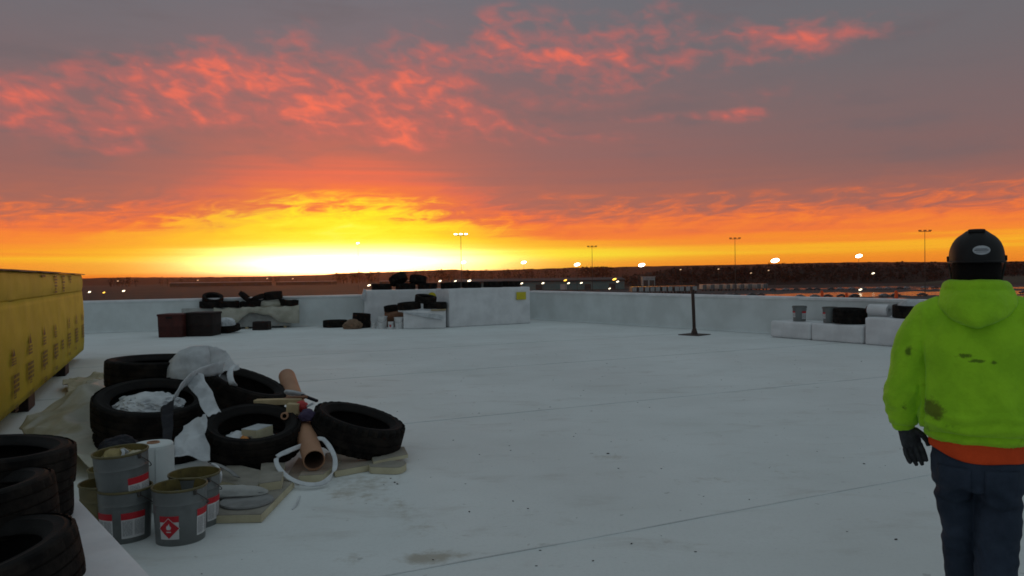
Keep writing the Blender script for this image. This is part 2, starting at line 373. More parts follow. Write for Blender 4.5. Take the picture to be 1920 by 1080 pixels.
def tag(o, label=None, cat=None, group=None, kind=None):
    if label: o['label'] = label
    if cat: o['category'] = cat
    if group: o['group'] = group
    if kind: o['kind'] = kind
    return o
def empty(name, loc=(0, 0, 0), rot=(0, 0, 0), **k):
    o = bpy.data.objects.new(name, None); COL.objects.link(o); o.location = loc; o.rotation_euler = rot
    o.empty_display_size = .1
    return tag(o, **k)
def copy_tree(o, parent=None):
    c = o.copy(); COL.objects.link(c)
    if parent is not None: c.parent = parent
    for ch in list(o.children): copy_tree(ch, c)
    return c
def bake(o, mods):
    for kind, kw in mods:
        md = o.modifiers.new(kind.lower(), kind)
        for k, v in kw.items(): setattr(md, k, v)
    dg = bpy.context.evaluated_depsgraph_get(); dg.update()
    me = bpy.data.meshes.new_from_object(o.evaluated_get(dg)); me.name = o.name
    o.modifiers.clear(); o.data = me
    return o
def displace(o, fn):
    me = o.data; me.update()
    ns = [v.normal.copy() for v in me.vertices]
    for v, n in zip(me.vertices, ns): v.co += n * fn(v.co, n)
    for p in me.polygons: p.use_smooth = True
    me.update(); return o
def fbm(p, s=1.0, o=3): return mn.fractal(Vector(p) * s, 1.0, 2.0, o)
def ridge(p, s=1.0): return 1 - 2 * abs(mn.noise(Vector(p) * s))
def spline(pts, n=8):
    pts = [Vector(p) for p in pts]; out = []
    for i in range(len(pts) - 1):
        p0, p1, p2, p3 = pts[max(i - 1, 0)], pts[i], pts[i + 1], pts[min(i + 2, len(pts) - 1)]
        for k in range(n):
            t = k / n
            out.append(.5 * ((2 * p1) + (p2 - p0) * t + (2 * p0 - 5 * p1 + 4 * p2 - p3) * t * t + (3 * p1 - p0 - 3 * p2 + p3) * t ** 3))
    out.append(pts[-1]); return out
def ribbon(name, m, pts, width, hint, parent=None, thick=.004, n=8, wob=.0, seed=0, cross=4, smooth=True):
    pp = spline(pts, n); mb = MB(); rows = []
    for i, p in enumerate(pp):
        t = (pp[min(i + 1, len(pp) - 1)] - pp[max(i - 1, 0)]).normalized()
        w = Vector(hint); w = (w - t * w.dot(t)).normalized(); nn = t.cross(w)
        wd = width * (1 + .15 * mn.noise(Vector((i * .13, seed, 0))))
        rows.append([p + w * wd * (k / cross - .5) + nn * wob * mn.noise(Vector((i * .35, k * 1.3, seed + .5))) for k in range(cross + 1)])
    mb.rings(rows, False, False)
    o = mb.build(name, m, parent, smooth='all')
    md = o.modifiers.new('thick', 'SOLIDIFY'); md.thickness = thick; md.offset = 0
    return o
def sheet(name, m, c00, c10, c11, c01, amp=.03, seed=0, nu=40, nv=40, thick=.004, ragged=.06, fs=5.0, parent=None, lift=None):
    """creased cloth between four corners"""
    c00, c10, c11, c01 = (Vector(c) for c in (c00, c10, c11, c01)); mb = MB(); rows = []
    nrm = (c10 - c00).cross(c01 - c00).normalized()
    if nrm.z < 0: nrm = -nrm
    sz = (c10 - c00).length
    for j in range(nv + 1):
        row = []
        for i in range(nu + 1):
            u, v = i / nu, j / nv
            edge = ragged
            uu = u + edge * mn.noise(Vector((v * 3, seed, 1))) * (1 if u in (0, 1) else abs(2 * u - 1))
            vv = v + edge * mn.noise(Vector((u * 3, seed, 9))) * (1 if v in (0, 1) else abs(2 * v - 1))
            p = (c00 * (1 - uu) + c10 * uu) * (1 - vv) + (c01 * (1 - uu) + c11 * uu) * vv
            q = Vector((p.x, p.y, p.z + seed))
            qw = q + mn.noise_vector(q * fs * .5) * .12; v1 = mn.voronoi(qw * fs * .9)[0]
            h = amp * (.5 * ridge(q, fs * .45) + .8 * (.45 - (v1[1] - v1[0])) + .3 * ridge(q + Vector((5, 2, 1)), fs * 1.3))
            p = p + nrm * h
            if lift: p.z += lift(u, v)
            row.append(p)
        rows.append(row)
    mb.rings(rows, False, False)
    o = mb.build(name, m, parent, smooth='all')
    md = o.modifiers.new('thick', 'SOLIDIFY'); md.thickness = thick; md.offset = 0
    return o
def crumple(name, m, loc, size, seed=0, amp=.22, fs=2.2, sub=5, flat=True, parent=None, rotz=0):
    mb = MB(); bmesh.ops.create_icosphere(mb.bm, subdivisions=sub, radius=1)
    for v in mb.bm.verts:
        d = v.co.normalized(); q = d + Vector((seed * 3.1, seed, -seed))
        qw = q + mn.noise_vector(q * fs * .7) * .25
        v1 = mn.voronoi(qw * fs * .8)[0]; v2 = mn.voronoi(qw * fs * 1.9)[0]
        h = amp * (.9 * ridge(q, fs * .6) * .5 + .9 * (.5 - (v1[1] - v1[0])) + .45 * (.4 - (v2[1] - v2[0])))
        p = d * (1 + h - amp * .3)
        if flat and p.z < -.55: p.z = -.55 + (p.z + .55) * .1
        v.co = Vector((p.x * size[0], p.y * size[1], (p.z + (.6 if flat else 0)) * size[2] * (1 / 1.6 if flat else 1)))
    return mb.build(name, m, parent, loc, (0, 0, rotz), smooth=45)

# ------------------------------------------------------------------ setting: the roof
def roof():
    W0 = G(157, 625); W1 = G(990, 598); W2 = G(1431, 625)
    dl = (W0 - W1).normalized(); A = W1 + dl * 34; dr = (W2 - W1).normalized(); B = W1 + dr * 44
    deck = MB(); pts = [A, W1, B, Vector((24, -9, 0)), Vector((-34, -9, 0))]
    deck.prism([(p.x, p.y) for p in pts], -.35, 0)
    m = mat('deck_membrane', (.67, .70, .695), .82, (.59, .615, .605), .5, .1, 9, .22, lo=.38, hi=.68)
    bl = []
    for px, py, rx, ry, s_ in ((690, 905, .5, .5, 1.0), (760, 958, .22, .3, .8), (790, 990, .3, .35, .75), (825, 1042, .3, .18, 1.2), (780, 1050, .25, .16, .9), (660, 1045, .2, .25, .8),
                               (1145, 857, .35, .2, .9), (1030, 815, .35, .2, .6), (1300, 705, .9, .7, .6), (1330, 900, .7, .3, .6), (1150, 890, .5, .3, .5), (1500, 885, .6, .2, .55),
                               (720, 940, .3, .3, .7), (930, 720, .9, .5, .35), (640, 930, .35, .3, .7), (1250, 1020, .6, .35, .5), (1620, 980, .5, .3, .5), (1450, 1000, .5, .3, .4), (1000, 960, .7, .4, .4)):
        g = G(px, py); bl.append((g.x, g.y, 0, rx, ry, 2, s_))
    tint(m, bl, (.33, .29, .22), (.50, .95), 11.0, strength=.8, detail=10)
    # scattered scuffs and faint footprints over the whole deck
    nt = NT(m.node_tree); b = next(n for n in nt.n if n.type == 'BSDF_PRINCIPLED'); src = b.inputs['Base Color'].links[0].from_socket
    co = nt.n.new('ShaderNodeTexCoord').outputs['Object']
    sc = nt.smooth(nt.noise(nt.vmath('MULTIPLY', co, (2.2, 4.5, 1)), 1, 6, .72), .60, .72)
    ar = nt.smooth(nt.noise(co, .35, 2), .42, .6)
    src = nt.mix(nt.math('MULTIPLY', nt.math('MULTIPLY', sc, ar), .72), src, (.34, .34, .31))
    sp = nt.smooth(nt.noise(co, 9, 3, .5), .70, .74)
    src = nt.mix(nt.math('MULTIPLY', sp, .5), src, (.25, .25, .24))
    gr = nt.smooth(nt.noise(co, 38, 3, .7), .45, .7)
    src = nt.mix(nt.math('MULTIPLY', gr, .16), src, (.40, .41, .41))
    st = nt.smooth(nt.noise(nt.vmath('MULTIPLY', co, (1.0, 2.2, 1)), 1.1, 7, .68, .4), .52, .72)
    src = nt.mix(nt.math('MULTIPLY', st, .45), src, (.43, .42, .39))
    big = nt.smooth(nt.noise(co, .22, 3), .35, .7, 0, .3)
    src = nt.mix(big, src, (.52, .50, .49))
    nt.l.new(src, b.inputs['Base Color'])
    tag(deck.build('roof_deck', m), kind='structure')
    # lapped seams of the membrane
    l1 = (G(752, 795), G(1674, 705)); l2 = (G(768, 1072), G(1700, 898))
    seam_m = mat('seam_dirt', (.44, .455, .455), .8, (.62, .64, .64), 1.2, lo=.4, hi=.6)
    dirv = (l2[1] - l2[0]).normalized(); nv = Vector((-dirv.y, dirv.x, 0)); gap = (l1[0] - l2[0]).dot(nv)
    for k in (0, 1, 2, 3):
        d = dirv if k != 1 else (l1[1] - l1[0]).normalized()
        o = l2[0] if k == 0 else (l1[0] if k == 1 else l1[0] + nv * gap * (k - 1))
        # clip inside the parapets: keep to the left of the right wall and short of the far wall
        t1 = 30.0; nr = Vector((-dr.y, dr.x, 0)); 
        if nr.dot(Vector((0, 0, 0)) - W1) < 0: nr = -nr
        den = nr.dot(d); t1 = min(t1, -nr.dot(o - W1) / den - .35) if den < 0 else t1
        a = o + d * (-9.0 if k else -1.6); c = o + d * t1
        nd = nv * .006
        sm = MB(); n = 40; rows = []
        for i in range(n + 1):
            q = a.lerp(c, i / n) + nv * .012 * mn.noise(Vector((i * .21, k, 0)))
            rows.append([q - nd + Vector((0, 0, .0005)), q - nd + Vector((0, 0, .004)), q + nd + Vector((0, 0, .004)), q + nd + Vector((0, 0, .0005))])
        sm.rings(rows, False, False)
        tag(sm.build('roof_seam', seam_m), kind='structure')
    # parapets
    def parapet(P0, P1, h0, h1, inward, label, t=.3):
        d = (P1 - P0).normalized(); nv = Vector((-d.y, d.x, 0))
        if nv.dot(inward) > 0: nv = -nv
        n = 60; rows = []
        for i in range(n + 1):
            q = P0.lerp(P1, i / n); h = h0 + (h1 - h0) * i / n; w = .008 * mn.noise(Vector((i * .4, h0 * 9, 0)))
            rows.append([q - nv * .10 + Vector((0, 0, .004)), q - nv * .03 + Vector((0, 0, .035)), q - nv * (0 + w) + Vector((0, 0, .10)), q - nv * w + Vector((0, 0, h - .05)), q + nv * t + Vector((0, 0, h - .05)), q + nv * t + Vector((0, 0, -11))])
        mb = MB(); mb.rings(rows, False, False)
        w_ = mb.build('parapet_wall', 'membrane', smooth=30)
        tag(w_, label, 'wall')
        rows = []
        for i in range(n + 1):
            q = P0.lerp(P1, i / n); h = h0 + (h1 - h0) * i / n
            rows.append([q - nv * .02 + Vector((0, 0, h - .06)), q - nv * .02 + Vector((0, 0, h)), q + nv * (t + .02) + Vector((0, 0, h + .01)), q + nv * (t + .02) + Vector((0, 0, h - .06))])
        mb = MB(); mb.rings(rows, False, True); mb.build('coping', 'coping', w_, smooth=30)
    def ztop(px, py, base): 
        d = base.y; return P(px, py, d).z
    h_l = ztop(157, 565, W0); h_c = ztop(990, 545.5, W1); h_r = ztop(1431, 562, W2)
    k = (A - W1).length / (W0 - W1).length
    parapet(A, W1, h_c + (h_l - h_c) * k, h_c, Vector((0, -1, 0)), 'low white parapet wall running across the far end of the roof')
    k = (B - W1).length / (W2 - W1).length
    parapet(W1 - Vector((0, 0, 0)), B, h_c, h_c + (h_r - h_c) * min(k, 1.7), Vector((-1, -.6, 0)), 'low white parapet wall along the right side, behind the post and the person')
    return W0, W1, W2, dl, dr
W0, W1, W2, DL, DR = roof()

def debris():
    mb = MB()
    spots = [(1184, 1020), (1680, 1012), (1620, 870), (1240, 879), (812, 1050), (955, 836), (880, 960), (1405, 937), (1138, 682), (745, 908), (1140, 851), (1615, 678), (1112, 1052), (962, 940), (990, 954), (740, 905)]
    for px, py in spots:
        g = G(px, py); s_ = rnd.uniform(.005, .011)
        b = bmesh.ops.create_icosphere(mb.bm, subdivisions=1, radius=s_, matrix=Matrix.Translation(g + Vector((0, 0, s_ * .4))) @ Matrix.Rotation(rnd.random() * 6, 4, 'Z') @ Matrix.Diagonal((1.6, .9, .5, 1)))
    for k in range(240):
        g = Vector((rnd.uniform(-3.2, 6), rnd.uniform(3, 17), 0)); s_ = rnd.uniform(.002, .006)
        bmesh.ops.create_icosphere(mb.bm, subdivisions=1, radius=s_, matrix=Matrix.Translation(g + Vector((0, 0, s_ * .4))) @ Matrix.Diagonal((1.8, .9, .5, 1)))
    tag(mb.build('debris', mat('grit', (.05, .045, .04), .9)), 'dark grit and leaf scraps scattered over the white roof', kind='stuff')
debris()

# ------------------------------------------------------------------ setting: the country beyond
GZ = -11.0
def yh(px): return 514 - .014 * (px - 960)
def interp(tab, x):
    for (a, ya), (b, yb) in zip(tab, tab[1:]):
        if x <= b: return ya + (yb - ya) * max(0, (x - a)) / (b - a)
    return tab[-1][1]
RIDGE = [(-400, 523), (160, 522), (205, 520.5), (250, 520), (350, 520), (430, 519), (520, 517.5), (600, 515.5), (640, 512.5), (690, 511), (730, 510), (780, 508), (830, 506), (850, 505), (880, 507), (920, 507), (960, 505.5),
         (1010, 504), (1090, 501.5), (1140, 501), (1200, 499.5), (1280, 498), (1380, 496.5), (1480, 494), (1560, 492), (1640, 491), (1700, 491), (1800, 491), (1900, 490), (2400, 488)]
def terrain():
    mb = MB(); n = 24; X = 3600.0
    xs = [-X, -2400, -1200, -500, -200, 0, 200, 500, 1200, 2400, X]; ys = [-300, 60, 150, 300, 500, 800, 1500, 2500, 3600]
    rows = [[Vector((x, y, GZ)) for x in xs] for y in ys]
    mb.rings(rows, False, False)
    tag(mb.build('ground', 'ground_dark'), kind='structure')
    # distant ridge
    def hill(name, d, x0, x1, drop, m, depth=.35, step=8, rough=1.0):
        mb = MB(); rows = []
        px = x0
        while px <= x1:
            fade = min(1, (px - x0) / 120 + .02, (x1 - px) / 120 + .02) if name != 'hills' else 1
            z = P(px, interp(RIDGE, px), d).z - drop + rough * 1.5 * mn.noise(Vector((px * .05, d, 0)))
            z = GZ + (z - GZ) * fade
            v = ray(px, 520); dx = v.x / v.y
            dd = d * (1 + .04 * mn.noise(Vector((px * .004, 3, d))))
            rows.append([Vector((dx * dd * (1 - depth), dd * (1 - depth), GZ - .5)), Vector((dx * dd * (1 - depth * .55), dd * (1 - depth * .55), GZ + (z - GZ) * .45)), Vector((dx * dd * (1 - depth * .2), dd * (1 - depth * .2), GZ + (z - GZ) * .85)),
                         Vector((dx * dd, dd, z)), Vector((dx * dd * (1 + depth), dd * (1 + depth), GZ - 1))])
            px += step
        mb.rings(rows, False, False)
        tag(mb.build(name, m, smooth='all'), kind='structure')
    hill('hills', 2600, -400, 2400, 0, 'hill_brown', .3)
    hill('wooded_hill', 900, 1120, 2500, 5.0, 'woods', .26)
    # pale field on the slope to the right
    mb = MB(); rows = []
    for i in range(30):
        px = 1690 + i * 22; f = min(1, i / 9)
        d0 = 610; d1 = 700 + 40 * f
        ytop = 531 - 15 * f + (2 * mn.noise(Vector((i * .3, 0, 0))))
        a = P(px, 534, d0); a.z = GZ + .2; b = P(px, ytop, d1); m_ = a.lerp(b, .5)
        rows.append([a, m_ + Vector((0, 0, .3)), b, Vector((b.x * 1.02, b.y * 1.02, GZ - 1))])
    mb.rings(rows, False, False); tag(mb.build('field', 'field', smooth='all'), kind='structure')
terrain()

def tree_shape(mb, base, h, w, rr, n=26):
    # bare winter crown: a short trunk, then many small twig clumps through an uneven volume
    b = Vector(base)
    mb.tube([b, b + Vector((0, 0, h * .5))], [w * .05, w * .03], 4, False)
    for k in range(n):
        u = rr.random(); a = rr.random() * 6.283; z = .25 + .75 * rr.random() ** .8
        rad = w * .5 * math.sqrt(rr.random()) * (1.1 - abs(z - .55))
        c = b + Vector((math.cos(a) * rad, math.sin(a) * rad, z * h)); s_ = w * rr.uniform(.10, .22)
        t = [c + Vector((rr.uniform(-1, 1), rr.uniform(-1, 1), rr.uniform(-.6, 1.0))) * s_ for _ in range(4)]
        V = [mb.bm.verts.new(q) for q in t]
        for f in ((0, 1, 2), (0, 2, 3), (0, 3, 1), (1, 3, 2)): mb.bm.faces.new([V[i] for i in f])
def woods():
    rr = random.Random(3)
    mb = MB()
    for k in range(1500):
        px = rr.uniform(1165, 2150)
        if px > 1700 and rr.random() < .25: continue
        t = rr.random(); d = 690 + 230 * t
        fade = min(1, (px - 1120) / 160)
        z1 = P(px, interp(RIDGE, px), d).z - 6.0
        zb = GZ + (z1 - GZ) * max(0, (t - .0)) ** .8 * fade
        h = rr.uniform(4.5, 7.5) * (.7 + .3 * fade)
        v = ray(px, 520)
        tree_shape(mb, (v.x / v.y * d, d, zb - .5), h, h * rr.uniform(.8, 1.3), rr, 14)
    tag(mb.build('woods', 'woods', fix=False), 'dark bare woods covering the hill on the right skyline', kind='stuff')
    mb = MB()
    for x0, x1, n, hh in ((205, 255, 16, 7), (630, 705, 40, 9), (820, 890, 24, 9), (1090, 1140, 26, 10), (300, 600, 60, 4), (700, 1180, 160, 6), (880, 1000, 30, 6)):
        for k in range(n):
            px = rr.uniform(x0, x1); d = 1500 * rr.uniform(.9, 1.05); v = ray(px, 520)
            zt = P(px, interp(RIDGE, px), d).z + rr.uniform(-2.5, 1.2); h = hh * rr.uniform(.6, 1.2)
            zt = max(zt, GZ + h)
            tree_shape(mb, (v.x / v.y * d, d, GZ), zt - GZ, h * 1.4, rr, 22)
    tag(mb.build('distant_woods', 'woods', fix=False), 'far thin belt of trees along the horizon', kind='stuff')
woods()

def lot():
    # paved yard on the right with standing water that mirrors the sky
    def level_quad(name, m, x0, x1, y0, y1, z, jag=0.0, seed=0):
        mb = MB(); rows = []; n = 60
        for i in range(n + 1):
            px = x0 + (x1 - x0) * i / n
            ends = min(1, i / 5, (n - i) / 5) if jag else 1
            ym = (y0 + y1) / 2 + (yh(px) - yh((x0 + x1) / 2)) * .9 + (1.6 * mn.noise(Vector((px * .012, seed, 5))) if jag else 0)
            hw = max(.15, (y1 - y0) / 2 * ends * (1 + (jag * mn.noise(Vector((px * .03, seed, 0)))) if jag else (y1 - y0) / 2))
            if not jag: hw = (y1 - y0) / 2
            rows.append([G(px, ym + hw, z), G(px, ym - hw, z)])
        mb.rings(rows, False, False)
        return tag(mb.build(name, m), kind='structure')
    level_quad('yard_pavement', 'asphalt', 1120, 2500, 536, 640, GZ + .05)
    st = [(1180, 1330, 556.5, 559.5), (1265, 2100, 547.5, 554.5), (1300, 1700, 560, 563), (1410, 1640, 540, 542.5), (1500, 2150, 562, 565.5), (1660, 2150, 545.5, 549.5), (1700, 2150, 537.5, 540.5), (1640, 2150, 568, 572), (1560, 1760, 538.2, 539.6), (1800, 2200, 552.3, 554.4)]
    for i, (a, b, c, d) in enumerate(st):
        level_quad('standing_water', 'wet', a, b, c, d, GZ + .054 + .004 * i, .7, i * 3.7)
lot()

def parked():
    # box trailers backed into a row, doors towards the roof
    def trailer(m, door):
        r = empty('box_trailer')
        MB().box((0, 0, 2.6), (2.6, 13, 2.9), bev=.05).build('body', m, r)
        MB().box((0, 0, 4.075), (2.5, 12.8, .04)).build('roof', 'wet', r)
        d = MB()
        for sx in (-1, 1): d.box((sx * .62, -6.53, 2.6), (1.12, .05, 2.6))
        d.build('door', door, r)
        for sy in (-4.2, -5.4):
            for sx in (-1, 1):
                w = MB(); w.lathe([(.3, -.13), (.5, -.13), (.5, .13), (.3, .13)], 14, True, Matrix.Translation((sx * 1.0, sy, .5)) @ Matrix.Rotation(R(90), 4, 'Y'))
                w.build('wheel', 'rubber', r)
        MB().box((0, -6.3, .75), (2.3, .12, .18)).box((-.9, -6.3, 1.0), (.1, .1, .5)).box((.9, -6.3, 1.0), (.1, .1, .5)).build('bumper', 'metal_dark', r)
        for sx in (-.9, .9): MB().box((sx, 3.4, .6), (.12, .12, 1.2)).build('landing_leg', 'metal_dark', r)
        return r
    p1 = trailer('trailer', 'trailer_pale'); p2 = trailer('trailer_pale', 'trailer')
    first = {id(p1): True, id(p2): True}
    def put(p, px, py, label, group):
        o = p if first[id(p)] else copy_tree(p); first[id(p)] = False
        g = G(px, py, GZ + .1); o.location = g; o.rotation_euler = (0, 0, R(rnd.uniform(-4, 4)))
        o['label'] = label; o['category'] = 'trailer'; o['group'] = group
    for k in range(11):
        put(p1, 1187 + k * 11.0, 550.5 - k * .2, 'dark box trailer parked in the long row beyond the right parapet', 'dark box trailers in a row beyond the parapet')
    for k in range(9):
        put(p2, 1318 + k * 14, 545 - k * .2, 'pale box trailer parked in the far row beside the woods', 'pale box trailers in the far row')
    def car(m):
        prof = [(-2.2, .35), (-2.25, .75), (-2.1, .95), (-1.35, 1.05), (-.75, 1.45), (.6, 1.48), (1.35, 1.02), (2.1, .9), (2.25, .6), (2.2, .35)]
        mb = MB(); rings = []
        for s_, k in ((-1, .86), (-.92, 1), (.92, 1), (1, .86)):
            rings.append([Vector((x * (k if z < 1.1 else k * .97), s_ * .9 * (1 if z < 1.1 else .84), z)) for x, z in prof])
        mb.rings(rings, True, True)
        o = mb.build('parked_car', m, smooth=35)
        for sx in (-1.35, 1.35):
            for sy in (-.82, .82):
                w = MB(); w.lathe([(.15, -.1), (.33, -.1), (.33, .1), (.15, .1)], 12, True, Matrix.Translation((sx, sy, .33)) @ Matrix.Rotation(R(90), 4, 'X')); w.build('wheel', 'rubber', o)
        wn = MB(); wn.box((-.1, 0, 1.25), (1.5, 1.64, .26)); wn.build('window', 'glass_dark', o)
        return o
    ca = car('car_dark'); cb = car('car_grey'); fst = {0: True, 1: True}
    for px0, px1, py, n in ((1450, 1640, 545.0, 9), (1650, 1770, 542.5, 7), (1480, 1780, 558.6, 12), (1340, 1470, 556.2, 6), (1900, 1990, 551, 5)):
        for k in range(n):
            if rnd.random() < .2: continue
            t = int(rnd.random() < .4); base = cb if t else ca
            o = base if fst[t] else copy_tree(base); fst[t] = False
            px = px0 + (px1 - px0) * (k + rnd.uniform(-.2, .2)) / n
            o.location = G(px, py - .014 * (px - px0), GZ + .1); o.rotation_euler = (0, 0, R(rnd.choice((0, 180)) + rnd.uniform(-6, 6)))
            o['label'] = 'small grey car parked in the wet yard beyond the right parapet' if t else 'small black car parked in the wet yard beyond the right parapet'
            o['category'] = 'car'; o['group'] = 'grey cars parked in the wet yard' if t else 'black cars parked in the wet yard'
parked()

def sheds():
    # long green warehouse beyond the corner of the roof
    d = 600
    a = P(850, 545, d); b = P(1165, 545, d + 20); z0 = GZ; zt = P(1000, 528.5, d).z
    r = empty('warehouse', ((a.x + b.x) / 2, d + 25, GZ)); tag(r, 'long low green warehouse with dark eaves beyond the roof corner', 'building')
    L = b.x - a.x; H = zt - GZ
    MB().box((0, 0, H / 2), (L, 45, H)).build('wall', 'shed_green', r)
    mb = MB(); rows = [[Vector((s_ * (L / 2 + 1), -23.5, H)), Vector((s_ * (L / 2 + 1), -23.5, H + .9)), Vector((s_ * (L / 2 + 1), 0, H + 2.6)), Vector((s_ * (L / 2 + 1), 23.5, H + .9)), Vector((s_ * (L / 2 + 1), 23.5, H))] for s_ in (-1, 1)]
    mb.rings(rows, True, True); mb.build('roof', 'shed_roof', r)
    for k in range(7):
        MB().box((-L / 2 + L * (k + .5) / 7, -22.6, 2.2), (5, .3, 4.2)).build('door', 'shed_pale' if k in (4,) else 'metal_dark', r)
    def shed(px, ytop, d, w, dep, h, m, label):
        c = P(px, ytop, d); r = empty('shed', (c.x, d, GZ)); tag(r, label, 'building'); H = max(h, c.z - GZ)
        MB().box((0, 0, H / 2), (w, dep, H)).build('wall', m, r)
        MB().box((0, 0, H + .25), (w + 1, dep + 1, .46)).build('roof', 'shed_pale', r)
        dd = MB(); n = max(2, int(w / 25))
        for k in range(n): dd.box((-w / 2 + w * (k + .5) / n, -dep / 2 - .1, H * .35), (4, .3, H * .65))
        dd.build('door', 'metal_dark', r)
    shed(415, 529.5, 1250, 150, 40, 3, 'field', 'long pale roofed shed far beyond the tarp covered stack')
    shed(575, 528.0, 1280, 90, 40, 3, 'field', 'shorter pale roofed shed far off below the bright glow')
    shed(745, 527.0, 1100, 45, 30, 3, 'field', 'pale roofed shed far behind the tyres on the wrapped stack')
    shed(1215, 519.5, 690, 11, 8, 3, 'trailer_pale', 'small pale shed at the edge of the dark woods')
sheds()

def masts():
    def mast(px, ytop, ybase_d, lit, label):
        d = ybase_d; t = P(px, ytop, d); H = t.z - GZ
        r = empty('light_mast', (t.x, d, GZ)); tag(r, label, 'light mast', 'tall light masts beyond the roof')
        MB().tube([(0, 0, 0), (0, 0, H * .5), (0, 0, H)], [.24, .17, .11], 8).build('pole', 'metal_dark', r)
        MB().box((0, 0, H), (6.4, .25, .3)).build('crossarm', 'metal_dark', r)
        for k in (-1, 0, 1):
            hd = MB().box((k * 2.6, -.2, H + .55), (1.5, .6, .5), bev=.1).build('lamp_head', 'lamp_white' if lit else 'metal_dark', r)
    mast(864, 441, 390, True, 'tall mast with lit lamps just right of the bright glow')
    mast(1110, 463, 520, False, 'shortest unlit mast, left of the two right ones')
    mast(1378, 448, 450, False, 'unlit tall mast rising above the woods near the post')
    mast(1734, 434, 400, False, 'unlit tall mast nearest the hard hat')
    def flood(px, py, d, w, label):
        t = P(px, py, d); H = t.z - GZ
        r = empty('flood_lamp', (t.x, d, GZ)); tag(r, label, 'flood lamp', 'bright flood lamps along the skyline')
        MB().tube([(0, 0, 0), (0, 0, H - .5)], [.16, .09], 6).build('pole', 'metal_dark', r)
        mb = MB(); bmesh.ops.create_icosphere(mb.bm, subdivisions=3, radius=1, matrix=Matrix.Translation((0, -.3, H)) @ Matrix.Rotation(R(-12), 4, 'Y') @ Matrix.Diagonal((w * .43, .8, w * .2, 1)))
        mb.build('lamp_head', 'lamp_white', r, smooth='all')
        MB().box((0, .55, H), (w * .5, .5, .4)).build('housing', 'metal_dark', r)
    flood(982, 492, 520, 4.0, 'lit flood lamp against the yellow sky above the wrapped white stack')
    flood(1082, 496, 520, 4.6, 'lit flood lamp beside the shortest mast')
    flood(1203, 497, 500, 5.0, 'lit flood lamp on the skyline above the row of dark trailers')
    flood(1453, 488.5, 430, 5.4, 'largest lit flood lamp, above the woods right of the post')
    flood(1610, 480, 430, 4.4, 'lit flood lamp nearest the hard hat')
    flood(869, 492, 640, 4.6, 'lit flood lamp at the foot of the lit mast')
    flood(671, 456, 640, 2.8, 'lit flood lamp high in the brightest part of the glow')
    def lamp(px, py, d, w, m, label, group):
        t = P(px, py, d); H = max(.6, t.z - GZ)
        r = empty('street_lamp', (t.x, d, GZ)); tag(r, label, 'street lamp', group)
        MB().tube([(0, 0, 0), (0, 0, H)], .10, 5).build('pole', 'metal_dark', r)
        mb = MB(); bmesh.ops.create_icosphere(mb.bm, subdivisions=2, radius=1, matrix=Matrix.Translation((0, -.15, H)) @ Matrix.Rotation(R(-18), 4, 'Y') @ Matrix.Diagonal((w * .38, .5, w * .15, 1)))
        mb.build('lamp_head', m, r, smooth='all')
    gl = 'small lamps left of the white stacks'; gr = 'small lamps in front of the warehouse'; gw = 'small lamps among the woods'
    for px, py in ((168, 547.5), (232, 545.5)): lamp(px, py, 520, 2.8, 'lamp_far', 'small white lamp in the dark field beside the yellow stack', gl)
    lamp(195, 548.5, 520, 2.4, 'lamp_amber', 'small orange lamp between two white ones beside the yellow stack', gl)
    for px, py in ((221, 527), (371, 525.5), (501, 522), (549, 522.5)): lamp(px, py, 1000, 3.2, 'lamp_dim', 'tiny dim lamp in the hills left of the glow', 'tiny dim lamps in the hills')
    lamp(692, 535, 520, 3.2, 'lamp_far', 'small lamp beside the tyres on the left wrapped stack', gr)
    for px, py in ((706, 534.5), (718, 534), (733, 534)): lamp(px, py, 560, 1.8, 'lamp_dim', 'faint lamp behind the tyres on the left wrapped stack', gr)
    for px, py, w in ((825, 527, 2.9), (854, 527, 2.4), (880, 526.5, 3.6)): lamp(px, py, 520, w, 'lamp_far', 'white lamp above the low row of tyres on the right wrapped stack', gr)
    for px, py in ((978, 531.5), (1018, 531)): lamp(px, py, 520, 2.7, 'lamp_far', 'white lamp under the warehouse eaves near its left end', gr)
    for px, py in ((1066, 531), (1090, 530.5)): lamp(px, py, 520, 2.5, 'lamp_far', 'white lamp under the middle of the warehouse eaves', gr)
    lamp(1060, 525.5, 540, 3.2, 'lamp_amber', 'smaller amber lamp above the middle of the warehouse', gr)
    lamp(1152, 523.5, 540, 4.0, 'lamp_amber', 'larger amber lamp at the right end of the warehouse', gr)
    lamp(1158, 528, 520, 2.7, 'lamp_far', 'white lamp just below the larger amber lamp', gr)
    lamp(1143, 541, 480, 2.0, 'lamp_far', 'low white lamp below the right end of the warehouse', gr)
    for px, py in ((1276, 505.5), (1347, 504.5), (1441, 507), (1408, 512)): lamp(px, py, 680, 2.2, 'lamp_dim', 'faint lamp among the dark woods near the post', gw)
    lamp(1637, 512.5, 560, 3.0, 'lamp_far', 'white lamp in the dark woods below the flood lamp nearest the hard hat', gw)
    lamp(1613, 543, 420, 2.6, 'lamp_far', 'white lamp low over the wet yard', gw)
    # orange marker stakes beyond the right parapet
    for px, y0, y1 in ((1541, 545, 566), (1587, 549, 566), (1680, 545, 568)):
        a = W1 + DR * 0; v = ray(px, y1); nr = Vector((-DR.y, DR.x, 0)); o = W1 + (nr if nr.x > 0 else -nr) * .5
        nn = nr if nr.x > 0 else -nr
        t = nn.dot(o - EYE) / nn.dot(v); q = EYE + v * t; top = P(px, y0, q.y).z
        r = empty('marker_stake', (q.x, q.y, 0)); tag(r, {1541: 'orange marker stake beyond the parapet above the labelled pails', 1587: 'shorter faded orange marker stake, middle of the three', 1680: 'orange marker stake beyond the parapet behind the tyre by the shoulder'}[px], 'stake', 'orange marker stakes')
